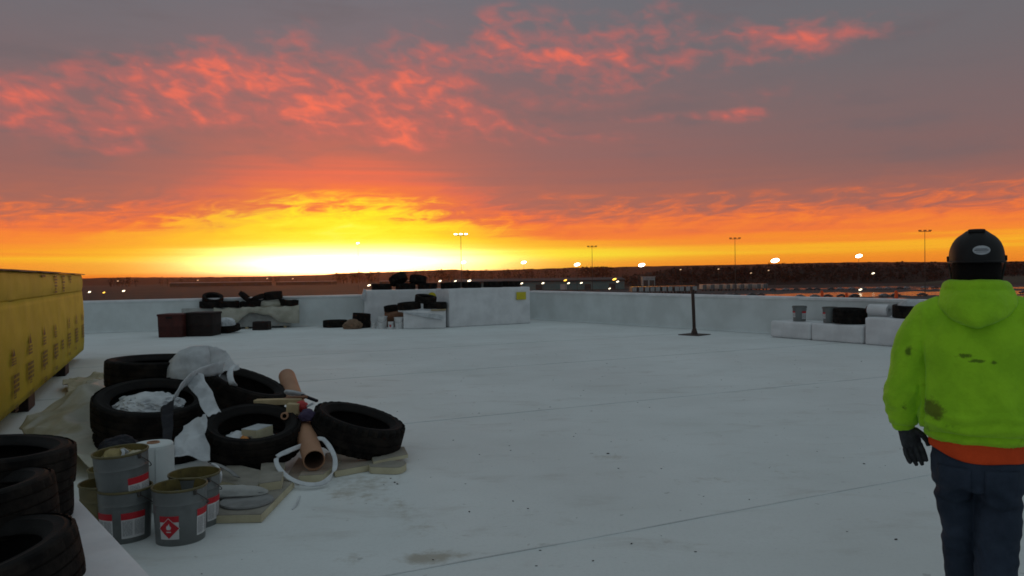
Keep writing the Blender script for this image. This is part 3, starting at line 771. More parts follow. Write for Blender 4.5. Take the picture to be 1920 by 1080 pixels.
        MB().box((0, 0, top / 2 - .2), (.05, .05, top + .4), bev=.006).build('stake', 'orange_plastic', r)
        MB().box((0, -.03, top - .12), (.06, .012, .16)).build('flag', 'orange_plastic', r)
masts()

# ------------------------------------------------------------------ tyres
def make_tyre(Ro, Wd, lug, deep=.012, rim=.67, period=(4, 3)):
    h = Wd / 2; r = Ro * rim; T = Ro - r
    half = [(Ro - .022, h * .86), (Ro - .035, h * .95), (Ro - T * .30, h * 1.0), (Ro - T * .33, h * 1.02), (Ro - T * .37, h * 1.0), (Ro - T * .60, h * .97), (Ro - T * .64, h * .985), (Ro - T * .68, h * .93), (r + T * .13, h * .78), (r + .004, h * .66), (r, h * .58), (r + .012, h * .52), (r + T * .25, h * .72), (Ro - T * .3, h * .80), (Ro - .06, h * .62), (Ro - .045, h * .3)]
    prof = half + [(a, -b) for a, b in reversed(half)]
    root = MB().lathe(prof, 56, True).build('tyre', 'rubber', smooth=50)
    rows = [-.98, -.90, -.56, -.54, -.48, -.46, -.04, -.02, .02, .04, .46, .48, .54, .56, .90, .98]
    groove = {3, 4, 7, 8, 11, 12}
    def rad(rr, z, k, j):
        v = Ro - (.02 if j in (0, 15) else 0) - (.004 if j in (1, 14) else 0)
        if j in groove: return v - .01
        if lug and k % period[0] >= period[1]:
            if j <= 2 or j >= 13: return v - deep
        return v
    MB().lathe([(Ro, q * h) for q in rows], 112, False, rad=rad).build('tread', 'rubber_tread', root, smooth=20)
    return root
TY = {'truck': make_tyre(.53, .28, True, .007, rim=.69), 'car': make_tyre(.41, .25, True, .008), 'lug': make_tyre(.42, .27, True, .028, period=(4, 2))}
USED = set()
def tyre(kind, loc, label, group, rot=(0, 0, 0), s=1.0):
    o = TY[kind] if kind not in USED else copy_tree(TY[kind]); USED.add(kind)
    o.location = loc; o.rotation_euler = rot; o.scale = (s, s, s) if not isinstance(s, tuple) else s
    return tag(o, label, 'tyre', group)

GP = 'tyres heaped beside the yellow stack'
def pt(px, d, z):
    v = ray(px, 540); q = Vector((v.x / v.y * d, d, z)); return q
# lower left: block with three tyres
def block_near():
    zt = .45
    e0 = G(285, 1080, zt); e1 = G(120, 905, zt); d = (e1 - e0).normalized(); n = Vector((-d.y, d.x, 0)); n = n if n.x < 0 else -n
    a = e0 - d * .9; b = e0 + d * ((e1 - e0).length + .02)
    pts = [a, b, b + n * 1.25, a + n * 1.25]
    r = MB().prism([(p.x, p.y) for p in pts], 0.0, zt)
    bmesh.ops.bevel(r.bm, geom=list(r.bm.edges), offset=.012, segments=2, affect='EDGES')
    o = r.build('wrapped_block', 'wrap_white', smooth=30); tag(o, 'white wrapped block at the bottom left with three large tyres on it', 'block')
    c = (a + b) / 2
    # folded tape seam on its top
    MB().prism([(a + n * .62).xy, (b + n * .62).xy, (b + n * .66).xy, (a + n * .66).xy], zt + .002, zt + .006).build('tape', 'coping', o)
    gn = 'tyres on the white block at the bottom left'
    tyre('truck', (-2.72, 3.95, zt + .105), 'lowest tyre at the rear of the white block, mostly hidden', gn, (0, 0, .3), .75)
    tyre('truck', (-2.70, 3.95, zt + .21 + .085), 'highest tyre on the white block at the bottom left', gn, (R(2), R(2), 1.3), .75)
    tyre('truck', (-2.46, 3.38, zt + .235), 'middle tyre of the overlapping pile on the white block', gn, (R(-4), R(-5), .6), .74)
    tyre('truck', (-2.08, 2.88, zt + .125), 'black tyre lying in the very bottom left corner, right edge raised', gn, (R(-3), R(-9), .8), .76)
block_near()

# heap of tyres
tyre('truck', pt(294, 8.4, .14), 'lowest tyre of the three high stack, almost hidden', GP)
tyre('truck', pt(292, 8.4, .42), 'middle tyre of the three high stack, mostly hidden', GP, (0, 0, .5))
tyre('truck', pt(294, 8.4, .70), 'topmost tyre of the rear stack beside the white plastic bag', GP, (R(1), R(1), .9))
tyre('truck', pt(284, 7.4, .14), 'black tyre lying under the one filled with white shreds', GP, (0, 0, .2))
tyre('truck', pt(281, 7.4, .455), 'black tyre filled with a heap of white shreds', GP, (R(13), R(-2), .7))
tyre('car', P(458, 735, 7.85), 'tilted black tyre with a white rag in its hole', GP, (R(10), R(20), .4), 1.03)
tyre('car', pt(467, 6.9, .29), 'black tyre on the boards holding a small white box', GP, (R(15), R(3), .2), (1.04, 1.04, 1.1))
tyre('lug', P(670, 806, 7.2), 'knobbly treaded tyre leaning at the right end of the heap', GP, (R(7), R(15), .3), 1.03)

# things in and on the tyres
def inside():
    # white shreds: many thin curls on a low mound
    c = pt(276, 7.28, .47); o = crumple('white_shreds', 'cloth_white', c + Vector((0, 0, -.06)), (.27, .26, .20), 3, .35, 2.6)
    tag(o, 'heap of white plastic shreds inside the tyre', 'plastic scraps')
    rr = random.Random(5)
    for k in range(9):
        a = rr.random() * 6.28; q = c + Vector((math.cos(a) * rr.uniform(.05, .24), math.sin(a) * rr.uniform(.05, .2), .03))
        e = q + Vector((rr.uniform(-.16, .16), rr.uniform(-.14, .1), rr.uniform(.0, .09)))
        s_ = ribbon('shred', 'cloth_white', [q, q.lerp(e, .5) + Vector((0, 0, .05)), e], .03, (rr.uniform(-1, 1), .4, .3), o, .003, 5)
        s_.matrix_parent_inverse = Matrix.Translation(-o.location)
    o = crumple('white_rag', 'cloth_white', P(447, 742, 7.75) + Vector((0, 0, -.09)), (.17, .14, .12), 8, .3); tag(o, 'crumpled white rag inside the tilted tyre', 'rag')
    o = crumple('plastic_film', 'plastic_white', pt(300, 8.35, .64), (.27, .27, .12), 9, .2); tag(o, 'patch of white film inside the rear tyre', 'plastic film')
    o = crumple('plastic_bag', 'plastic_white', pt(372, 8.15, .50), (.31, .27, .47), 12, .2, 1.25, rotz=.4); tag(o, 'bulging white plastic bag against the rear tyre', 'plastic bag'); o.rotation_euler = (0, 0, .4)
    o2 = sheet('bag_tail', 'plastic_white', P(392, 652, 8.0), P(424, 660, 8.0), P(450, 694, 7.8), P(400, 708, 7.8), .05, 3, 26, 26, .003, .14, 5, parent=o)
    o2.matrix_parent_inverse = o.matrix_basis.inverted()
    # small box with a round hole, inside the tyre on the boards
    q = pt(478, 6.88, .17); r = empty('small_box', q, (R(2), R(0), R(-22))); tag(r, 'small white box with a round hole inside the tyre on the boards', 'box')
    MB().box((0, 0, .10), (.17, .22, .19), bev=.006).build('box_body', 'board_cream', r)
    MB().box((.0, .0, .199), (.165, .215, .004)).build('lid', 'plastic_white', r)
    MB().lathe([(.028, 0), (.04, 0), (.04, .012), (.028, .012)], 20, True, Matrix.Translation((.02, -.118, .11)) @ Matrix.Rotation(R(90), 4, 'X')).build('hole_rim', 'board_face', r)
    MB().lathe([(.0005, 0), (.029, 0)], 20, False, Matrix.Translation((.02, -.114, .11)) @ Matrix.Rotation(R(90), 4, 'X')).build('hole', 'plastic_dark', r)
    o = crumple('plastic_scrap', 'cloth_white', pt(438, 6.85, .15), (.13, .13, .17), 15, .3, sub=4); tag(o, 'crumpled pale scrap beside the small white box', 'plastic scrap')
    o = crumple('orange_rag', mat('orange_rag', (.55, .22, .06), .8), pt(450, 6.72, .15), (.06, .05, .16), 16, .3, sub=3); tag(o, 'small orange rag inside the tyre with the white box', 'rag')
inside()

def strips():
    H = Vector
    o = ribbon('membrane_strip', 'cloth_white', [P(418, 690, 7.55), P(392, 694, 7.4), P(362, 706, 7.2), P(340, 726, 7.0), P(324, 750, 6.9)], .13, (.5, .1, 1), thick=.006, wob=.012, seed=1)
    tag(o, 'curved white membrane strip arching over the heap', 'membrane strip')
    o = sheet('membrane_piece', 'cloth_white', P(352, 716, 7.25), P(384, 704, 7.25), P(418, 776, 7.0), P(392, 784, 6.9), .05, 4, 24, 40, .005, .12, 6)
    tag(o, 'wide crumpled white membrane piece between the tyres', 'membrane piece')
    o = sheet('hanging_film', 'plastic_white', P(352, 806, 6.55), P(392, 786, 6.6), P(398, 868, 6.3), P(322, 866, 6.2), .07, 7, 30, 40, .004, .12, 6)
    tag(o, 'white film hanging below the tyres behind the open pail', 'plastic film')
    o = ribbon('white_strap', 'cloth_white', [P(446, 684, 7.65), P(436, 688, 7.6), P(431, 700, 7.5), P(434, 716, 7.45), P(440, 724, 7.5)], .06, (1, 0, .2), thick=.006)
    tag(o, 'short white strap looped over the tilted tyre', 'strap')
    pts = [P(607, 824, 6.75), P(594, 822, 6.8), P(580, 830, 6.75), P(540, 846, 6.5), P(519, 858, 6.4), P(523, 878, 6.3), P(545, 898, 6.2), P(576, 908, 6.15), P(606, 905, 6.2), P(625, 886, 6.35), P(628, 860, 6.5), P(618, 838, 6.65), P(607, 824, 6.75)]
    o = ribbon('strap_loop', 'cloth_white', pts, .04, (.15, .8, .45), thick=.006, n=8)
    tag(o, 'white strap loop standing round the near end of the cardboard tube', 'strap')
    o = sheet('dark_flap', 'plastic_dark', P(303, 768, 6.75), P(328, 752, 6.8), P(322, 868, 6.1), P(310, 866, 6.05), .02, 5, 12, 30, .006, .05, 5)
    tag(o, 'dark plastic flap hanging down the front of the shred filled tyre', 'flap')
    o = crumple('black_bag', 'plastic_dark', pt(216, 5.98, .26), (.15, .14, .22), 21, .2); tag(o, 'dark crumpled bag behind the stacked pails', 'bag')
    # tarps
    o = sheet('tan_tarp', 'tarp_tan', G(118, 722, .06), G(215, 700, .1), G(240, 752, .12), G(135, 748, .04), .10, 31, 44, 44, .006, .2, 2.6)
    tag(o, 'upper tan tarp spread beside the rear tyre stack', 'tarp')
    o = sheet('clear_tarp', 'tarp_clear', G(42, 832, .03), G(175, 736, .20), G(330, 760, .12), G(215, 905, .10), .20, 33, 70, 70, .006, .10, 1.8, lift=lambda u, v: .22 * math.exp(-((u - .55) / .35) ** 2 - ((v - .35) / .35) ** 2))
    tag(o, 'large pale plastic tarp crumpled in front of the yellow stack', 'tarp')
    # white roll behind the pails
    c = pt(281, 5.72, 0); r = empty('membrane_roll', c); tag(r, 'white membrane roll standing behind the stacked pails', 'roll')
    MB().lathe([(.045, .0), (.135, 0), (.138, .01), (.138, .475), (.13, .485), (.045, .485)], 36, True).build('roll', 'membrane', r, smooth=30)
    MB().lathe([(.036, -.0), (.044, 0), (.044, .495), (.036, .495)], 24, True).build('core', 'cardboard', r, smooth=30)
    MB().lathe([(.141, .02), (.145, .02), (.145, .46), (.141, .46)], 10, True, None, a0=R(-60), a1=R(10)).build('loose_edge', 'membrane', r, smooth=30)
strips()

def tube_and_boards():
    a = P(589, 863, 6.45); b = P(538, 706, 8.6); r0 = .09
    a.z = max(a.z, .15); v = (b - a); L = v.length
    q = v.normalized().to_track_quat('Z', 'Y').to_matrix().to_4x4()
    r = empty('cardboard_tube', a); r.rotation_euler = q.to_euler(); tag(r, 'long orange brown cardboard tube lying across the heap', 'tube')
    MB().lathe([(r0 - .008, 0), (r0, 0), (r0, L), (r0 - .008, L)], 36, True).build('shell', 'cardboard', r, smooth=30)
    MB().lathe([(r0 - .0085, .02), (r0 - .0085, L - .02), (r0 - .011, L - .02), (r0 - .011, .02)], 36, True).build('lining', 'cardboard_in', r, smooth=30)
    MB().lathe([(r0 - .05, L * .55), (r0 - .05, L * .56), (.0, L * .56)], 24, False).build('plug', 'cardboard_in', r)
    GB = 'insulation board offcuts under the tyres'
    def board(name, px, z0, t, label, m='board_cream', group=GB, face=True, cat='board'):
        pts = [G(x, y, z0 + t) for x, y in px]
        mb = MB().prism([(p.x, p.y) for p in pts], z0, z0 + t)
        o = mb.build(name, m); tag(o, label, cat, group)
        if face:
            cx = sum((p for p in pts), Vector()) / len(pts)
            pf = [p.lerp(cx, .015) for p in pts]
            MB().prism([(p.x, p.y) for p in pf], z0 + t + .001, z0 + t + .004).build('facer', 'board_face', o)
        return o
    board('insulation_board', [(394, 968), (490, 966), (552, 902), (470, 880), (404, 905)], .003, .05, 'large cream edged board nearest the open pail with a grey disc on it')
    board('insulation_board', [(400, 900), (480, 916), (500, 885), (430, 868)], .056, .055, 'thick cream board corner poking out under the tyre with the box')
    board('insulation_board', [(486, 908), (528, 902), (535, 868), (490, 868)], .056, .06, 'cream board end beside the strap loop, under the tyre with the box')
    board('insulation_board', [(628, 884), (700, 871), (690, 838), (610, 850)], .003, .05, 'cream edged board under the left side of the knobbly tyre')
    board('insulation_board', [(700, 866), (765, 852), (758, 838), (690, 838)], .052, .03, 'thin pale board sticking out to the right of the knobbly tyre', )
    board('insulation_board', [(560, 893), (606, 890), (640, 862), (590, 852)], .003, .06, 'cream block under the near end of the cardboard tube')
    board('insulation_board', [(540, 890), (560, 903), (590, 870), (560, 858)], .003, .03, 'small dark board beside the cream block under the tube', 'board_face')
    c = G(463, 942, .058); o = MB().lathe([(0.0005, 0), (.185, 0), (.19, .008), (.185, .018), (.0005, .018)], 40, False, Matrix.Translation((0, 0, 0))).build('flat_disc', 'disc_grey', None, (c.x, c.y, .058), smooth=30); tag(o, 'round grey disc lying on the large board', 'disc')
    # rounded cream pad
    c = G(727, 872, .05)
    pts = []
    for k in range(28):
        a_ = 2 * math.pi * k / 28; e = .8 + .2 * math.cos(2 * a_ + .5)
        pts.append((c.x + .17 * math.cos(a_) * (1 if abs(math.cos(a_)) < .8 else .95), c.y + .20 * math.sin(a_) * e))
    mb = MB().prism(pts, .003, .058); o = mb.build('foam_pad', 'board_cream', smooth=30); tag(o, 'rounded cream foam pad at the right end of the boards', 'foam pad')
    MB().prism([(c.x + (x - c.x) * .98, c.y + (y - c.y) * .98) for x, y in pts], .059, .062).build('facer', 'board_face', o)
    # timber offcuts across the tube
    def stick(name, p, q, w, h, m, label, cat):
        p, q = Vector(p), Vector(q); v = q - p
        o = MB().box((0, 0, 0), (v.length, w, h), bev=.004).build(name, m); o.location = (p + q) / 2
        o.rotation_euler = v.to_track_quat('X', 'Z').to_euler(); return tag(o, label, cat)
    stick('timber_offcut', P(479, 754, 7.3), P(566, 752, 7.25), .09, .05, 'wood', 'pale timber offcut resting on the tilted tyre and the tube', 'timber')
    stick('timber_offcut', P(536, 747, 7.35), P(573, 745, 7.3), .10, .025, 'paper_brown', 'brown board scrap lying across the cardboard tube', 'timber')
    stick('wooden_block', P(539, 767, 7.15), P(561, 768, 7.15), .09, .11, 'wood', 'square pale wooden block against the cardboard tube', 'block')
    o = MB().lathe([(.0, .0), (.095, .0), (.105, .012), (.10, .03), (.0, .035)], 32).build('white_disc', 'plastic_white', None, P(552, 741, 7.5), (R(-20), R(10), 0), smooth=40); tag(o, 'round white lid lying on the cardboard tube', 'lid')
    a = P(533, 780, 7.0); r = empty('small_roll', a, (R(82), 0, R(10))); tag(r, 'small open brown roll end below the wooden block', 'roll')
    MB().lathe([(.02, 0), (.034, 0), (.034, .25), (.02, .25)], 20, True, Matrix.Translation((0, 0, -.25))).build('roll', 'cardboard', r, smooth=30)
    o = crumple('red_glove', 'red_plastic', P(566, 762, 7.2), (.055, .05, .05), 4, .3, sub=3, flat=False); tag(o, 'small crumpled red scrap beside the wooden block', 'scrap')
    o = crumple('purple_rag', mat('purple_rag', (.05, .035, .075), .8), P(577, 776, 7.05) - Vector((0, 0, .06)), (.075, .06, .10), 5, .3, sub=4); tag(o, 'dark purple rag between the tube and the knobbly tyre', 'rag')
    stick('black_stick', P(566, 741, 7.4), P(595, 752, 7.3), .03, .025, 'plastic_dark', 'short black stick across the top of the tube', 'stick')
    stick('white_scrap', P(575, 762, 7.2), P(588, 756, 7.2), .05, .02, 'cloth_white', 'little white scrap next to the knobbly tyre', 'scrap')
    # fringed strip and rope on the boards by the pails
    o = ribbon('fringed_strip', 'disc_grey', [P(398, 868, 6.2), P(415, 874, 6.15), P(432, 884, 6.05), P(444, 894, 6.0)], .07, (0, 1, -.2), thick=.008); tag(o, 'grey fringed strip lying over the boards', 'strip')
    o = crumple('crumpled_sheet', 'tarp_grey', G(425, 930, .06), (.28, .12, .07), 18, .2, sub=4); tag(o, 'crumpled grey sheet on the large board behind the pail', 'sheet')
    o = ribbon('rope', 'cloth_white', [P(398, 870, 5.7), P(408, 876, 5.65), P(414, 890, 5.6), P(412, 905, 5.6)], .018, (0, 1, 0), thick=.014); tag(o, 'frayed white rope end beside the rear open pail', 'rope')
    o = ribbon('straw_strip', 'cloth_white', [G(562, 930, .004), G(556, 945, .012), G(548, 955, .004)], .01, (1, 0, 0), thick=.004); tag(o, 'thin white sliver lying on the roof before the boards', 'scrap')
tube_and_boards()

# ------------------------------------------------------------------ pails
def make_pail(body, H=.36, Rb=.150, Rt=.166, rim=None):
    r = empty('metal_pail')
    t = .004
    pr = [(.0, .012), (Rb - .006, .012), (Rb - .004, 0), (Rb, .0), (Rb + .001, .012)]
    for k in range(1, 12):
        z = .012 + (H - .03) * k / 11; rr = Rb + (Rt - Rb) * k / 11
        pr.append((rr, z))
        if k == 8: pr += [(rr + .003, z + .006), (rr + .0005, z + .012)]
    MB().lathe(pr, 48).build('shell', body, r, smooth=35)
    MB().lathe([(Rt, H - .018), (Rt + .006, H - .012), (Rt + .006, H - .003), (Rt, H), (Rt - .005, H - .004), (Rt - .005, H - .018)], 48, True).build('rim', rim or 'pail_olive', r, smooth=35)
    MB().lathe([(Rt - .0055, H - .005), (Rb - .002, .09), (Rb - .014, .075), (.0, .07)], 48).build('lining', 'pail_inside', r, smooth=35)
    hp = [(Rt * 1.06 * math.cos(a), Rt * 1.06 * math.sin(a) , H - .03 - .13 * math.sin((a + .6) / 3.1416 * math.pi)) for a in [-.6 + 3.1416 * i / 14 for i in range(15)]]
    MB().tube(hp, .003, 6).build('handle', 'metal_dark', r)
    for a in (-.6, -.6 + math.pi): MB().box((Rt * 1.03 * math.cos(a), Rt * 1.03 * math.sin(a), H - .03), (.02, .02, .03), bev=.004).build('handle_ear', 'metal_dark', r)
    return r
def arc_patch(mb, H, Rb, Rt, a0, a1, z0, z1, off=.0016, n=10):
    cols = []
    for k in range(n + 1):
        a = a0 + (a1 - a0) * k / n; c = []
        for z in (z0, z1):
            rr = Rb + (Rt - Rb) * (z - .012) / (H - .03) + off
            c.append(mb.bm.verts.new((rr * math.cos(a), rr * math.sin(a), z)))
        cols.append(c)
    for a, b in zip(cols, cols[1:]): mb.bm.faces.new((a[0], b[0], b[1], a[1]))
def label_on(r, a, w, z0, z1, kind, H=.36, Rb=.150, Rt=.166):
    """paper label: red head band over a white panel with small print, or a red hazard diamond with a flame"""
    aw = w / .158
    mb = MB(); arc_patch(mb, H, Rb, Rt, a - aw / 2, a + aw / 2, z0, z1); o = mb.build('label', 'label_white', r)
    zr = z1 - (z1 - z0) * .26
    mb = MB(); arc_patch(mb, H, Rb, Rt, a - aw / 2, a + aw / 2, zr, z1, .0028); mb.build('red_band', 'label_red', o)
    def surf(u, z, off=.0032):
        aa = a + u / .158; rr = Rb + (Rt - Rb) * (z - .012) / (H - .03) + off
        return Vector((rr * math.cos(aa), rr * math.sin(aa), z))
    if kind == 'hazard':
        cz = (z0 + z1) / 2 - .004; s_ = (z1 - z0) * .46
        mb = MB(); N = 10
        def dia(k, off, m):
            b = MB(); rows = []
            for i in range(N + 1):
                t = -1 + 2 * i / N; hh = k * (1 - abs(t)) + 1e-4
                rows.append([surf(t * k, cz - hh, off), surf(t * k, cz + hh, off)])
            b.rings(rows, False, False); b.build('diamond', m, o)
        dia(s_, .0036, 'label_white'); dia(s_ * .93, .0044, 'label_red')
        fl = [(-.012, -.012), (.012, -.012), (.018, .004), (.012, .016), (.010, .006), (.004, .034), (-.006, .016), (-.010, .02), (-.017, .004)]
        b = MB(); b.bm.faces.new([b.bm.verts.new(surf(x * .9, cz + y * .9 + .004, .0056)) for x, y in fl]); b.build('flame', 'label_white', o)
        b = MB(); arc_patch(b, H, Rb, Rt, a - .09, a + .09, cz - .024, cz - .018, .0056, 4); b.build('flame_line', 'label_white', o)
    else:
        b = MB(); rr = random.Random(int(a * 100) + 5)
        zz = zr - .012; half = aw / 2
        while zz > z0 + .012:
            for x0, x1 in ((-.9, -.12), (.05, .9)):
                x = x0
                while x < x1 - .05:
                    l = rr.uniform(.08, .3); arc_patch(b, H, Rb, Rt, a + half * x, a + half * min(x1, x + l), zz, zz + .0022, .003, 3); x += l + .05
            zz -= .0058
        b.build('small_print', 'label_ink', o)
    return o
def pails():
    g = 'open metal pails in front of the heap'
    def face(p, off=0): return math.atan2(-p.y, -p.x) + R(off)
    # front pail
    p = G(339, 1010); r = make_pail('pail_grey'); r.location = p; tag(r, 'open grey pail standing in front with a red flame diamond label', 'pail', g)
    label_on(r, face(p, -38 + 12), .125, .045, .195, 'hazard'); label_on(r, face(p, 62), .13, .045, .215, 'print')
    o = MB().box((.03, .03, .19), (.02, .02, .26)).build('stir_stick', 'plastic_dark', r, rot=(R(8), R(-8), 0))
    # lower left pail
    p = G(236, 1007); r = make_pail('pail_grey', H=.34); r.location = p; tag(r, 'lower grey pail carrying another pail on top', 'pail', g)
    label_on(r, face(p, 18), .15, .035, .20, 'print', H=.34); label_on(r, face(p, -52), .13, .035, .20, 'print', H=.34)
    r = make_pail('pail_grey'); r.location = p + Vector((0, -.0, .222)); r.rotation_euler = (R(2), R(-3), .2); tag(r, 'upper grey pail full of tan scraps, stacked on another', 'pail', g)
    label_on(r, face(p, 30), .17, .03, .20, 'print')
    crumple('residue', 'residue', (-.03, .02, .23), (.10, .09, .13), 6, .35, parent=r, sub=4)
    q = ribbon('scrap_strip', 'cloth_white', [(.01, -.05, .30), (.03, -.04, .345), (.02, -.02, .37), (.05, -.01, .34)], .02, (1, 0, 0), r)
    crumple('tan_scrap', 'tarp_tan', (.08, .0, .27), (.07, .05, .07), 16, .4, parent=r, sub=3)
    # behind the front one
    p = pt(357, 5.34, 0); r = make_pail('pail_grey', rim='pail_olive'); r.location = p; tag(r, 'open grey pail standing just behind the flame label pail', 'pail', g)
    label_on(r, face(p, 55), .14, .04, .20, 'print')
    p = pt(192, 5.13, 0); r = make_pail('pail_olive'); r.location = p; tag(r, 'nearer dark olive pail half hidden behind the stacked pails', 'pail', g)
    p = pt(206, 5.52, 0); r = make_pail('pail_olive'); r.location = p; tag(r, 'rearmost dark olive pail behind the stacked pails', 'pail', g)
pails()

# ------------------------------------------------------------------ yellow wrapped stack
def yellow():
    f = G(157, 667, .06); n = G(0, 803, .12); f.z = n.z = 0
    d = (f - n).normalized(); nl = Vector((-d.y, d.x, 0)); nl = nl if nl.x < 0 else -nl
    a = n - d * 3.2; L = (f - a).length
    zt = .5 * (P(157, 512, f.y).z + P(1, 498, n.y).z); zs = zt - .40
    rot = math.atan2(d.y, d.x)
    # local x along the stack, local y = away from the camera side
    loc = (a.x, a.y, 0)
    r = empty('wrapped_stack', loc, (0, 0, rot)); tag(r, 'long yellow plastic wrapped insulation stack printed with brown marks', 'insulation stack')
    def wrap_box(x0, x1, y0, y1, z0, z1, seed, amp=.012):
        mb = MB(); nx = 90; prof = []
        nzv = 14; k = 6
        for i in range(nzv + 1): prof.append((y0, z0 + (z1 - z0) * i / nzv))
        for i in range(1, k + 1): prof.append((y0 + (y1 - y0) * i / k, z1))
        for i in range(1, 5): prof.append((y1, z1 - (z1 - z0) * i / 4))
        rows = []
        for i in range(nx + 1):
            x = x0 + (x1 - x0) * i / nx; row = []
            for j, (y, z) in enumerate(prof):
                w = amp * (mn.noise(Vector((x * 1.3, z * 3.5, seed))) + .5 * ridge((x * .8 + z * .6, z * 2, seed + 3), 1.6))
                e = min(1, abs(z - z0) / .1 + .2) if y == y0 else 1
                bulge = .02 * math.sin(math.pi * (z - z0) / (z1 - z0)) if y == y0 else 0
                row.append(Vector((x, y - (w * e + bulge if y == y0 else 0), z + (w * .7 if z == z1 else 0))))
            rows.append(row)
        mb.rings(rows, True, True); return mb
    side = 1 if Vector((-math.sin(rot), math.cos(rot), 0)).dot(nl) > 0 else -1
    wrap_box(0, L, 0, side * 1.2, .19, zs, 1).build('wrap', 'wrap_yellow', r, smooth='all') if side > 0 else None
    for q in (G(111, 703), G(48, 767)):
        x = (q - Vector(loc)).dot(d)
        MB().box((x, side * .31, .10), (.55, .62, .195), bev=.01).build('foot', 'rust_dark', r)
    for x in (L - .5, .8, 2.0): MB().box((x, side * .6, .10), (.4, .5, .195), bev=.01).build('foot', 'rust_dark', r)
    # brown print: a tall pointed mark over lines of small print, several times along the side
    def onface(px, py):
        v = ray(px, py); t = nl.dot(a + nl * 0 - EYE) / nl.dot(v); q = EYE + v * t; return (q - Vector(loc)).dot(d), q.z
    rr = random.Random(11); b = MB()
    def rect(x, z, w, h):
        y = -.044 * side
        b.quad((x - w / 2, y, z - h / 2), (x + w / 2, y, z - h / 2), (x + w / 2, y, z + h / 2), (x - w / 2, y, z + h / 2))
    def lines(x, z, w, rows, lh):
        for k in range(rows):
            u = -w / 2
            while u < w / 2:
                l = rr.uniform(.35, .9) * lh * 2.2; l = min(l, w / 2 - u)
                if l > .01: rect(x + u + l / 2, z - k * lh * 1.45, l, lh)
                u += l + lh * .55
    def cv(x, y): return onface(x / 3.376, 490 + y / 3.376)
    for (x, y0, y1, s_) in ((60, 550, 670, 1), (168, 455, 600, 1), (260, 408, 540, 1), (333, 390, 490, 1), (420, 350, 430, 1), (468, 335, 400, 1), (508, 330, 375, 1)):
        X, zt_ = cv(x, y0); _, zb = cv(x, y1); h = zt_ - zb
        y = -.044 * side
        b.bm.faces.new([b.bm.verts.new(p) for p in ((X - .09, y, zb + h * .55), (X + .09, y, zb + h * .55), (X, y, zt_))])
        lines(X, zb + h * .42, .3, 3, h * .10)
    for (x, y, w, n_) in ((78, 725, .34, 4), (172, 645, .42, 4), (265, 575, .42, 4), (337, 530, .42, 4), (380, 505, .25, 3), (423, 462, .4, 4), (470, 430, .45, 5), (512, 405, .4, 5)):
        X, Z = cv(x, y); lines(X, Z, w * 1.1, n_, .04)
    for (x, y, w, n_) in ((70, 848, .16, 2), (173, 750, .2, 2), (262, 668, .22, 2), (337, 604, .2, 2), (423, 535, .2, 2), (465, 545, .25, 2), (80, 915, .22, 3), (178, 820, .3, 3), (268, 735, .3, 3), (340, 668, .3, 2), (425, 580, .3, 2)):
        X, Z = cv(x, y); lines(X, Z, w, n_, .02)
    b.build('print', 'print_brown', r, fix=False)
    # upper bundle
    u = empty('wrapped_slab', (loc[0], loc[1], zs + .004), (0, 0, rot)); tag(u, 'paler yellow wrapped slab lying on top of the long yellow stack', 'insulation stack')
    wrap_box(0, L - .02, .01, side * 1.18, 0, zt - zs - .05, 4, .01).build('wrap', 'wrap_yellow_pale', u, smooth='all')
    b = MB()
    for (x, y0, y1) in ((343, 92, 205), (393, 90, 195), (437, 92, 140), (265, 75, 95)):
        X, z1 = cv(x, y0); _, z0 = cv(x, y1); y = -.024 * side
        z1 -= zs; z0 -= zs; z1 = min(z1, zt - zs - .08); z0 = max(z0, .03)
        k = z1
        while k > z0:
            w = rr.uniform(.12, .4)
            b.quad((X - w / 2, y, k - .03), (X + w / 2, y, k - .03), (X + w / 2, y, k), (X - w / 2, y, k)); k -= .05
    b.build('print', 'print_brown', u, fix=False)
    # dark cover sheet
    mb = MB(); rows = []
    for i in range(61):
        x = -.1 + (L + .22) * i / 60; z = zt - .028 + .012 * mn.noise(Vector((x * 1.4, 0, 2)))
        rows.append([Vector((x, side * (-.05 - .015 * mn.noise(Vector((x * 2, 1, 1)))), z - .016)), Vector((x, side * -.05, z)), Vector((x, side * .3, z + .03)), Vector((x, side * .9, z + .03)), Vector((x, side * 1.25, z - .04))])
    mb.rings(rows, False, False)
    o = mb.build('cover_sheet', 'tarp_black', None, (loc[0], loc[1], 0), (0, 0, rot), smooth='all'); md = o.modifiers.new('thick', 'SOLIDIFY'); md.thickness = .012
    tag(o, 'thin dark cover sheet along the top of the yellow stack', 'cover sheet')
yellow()

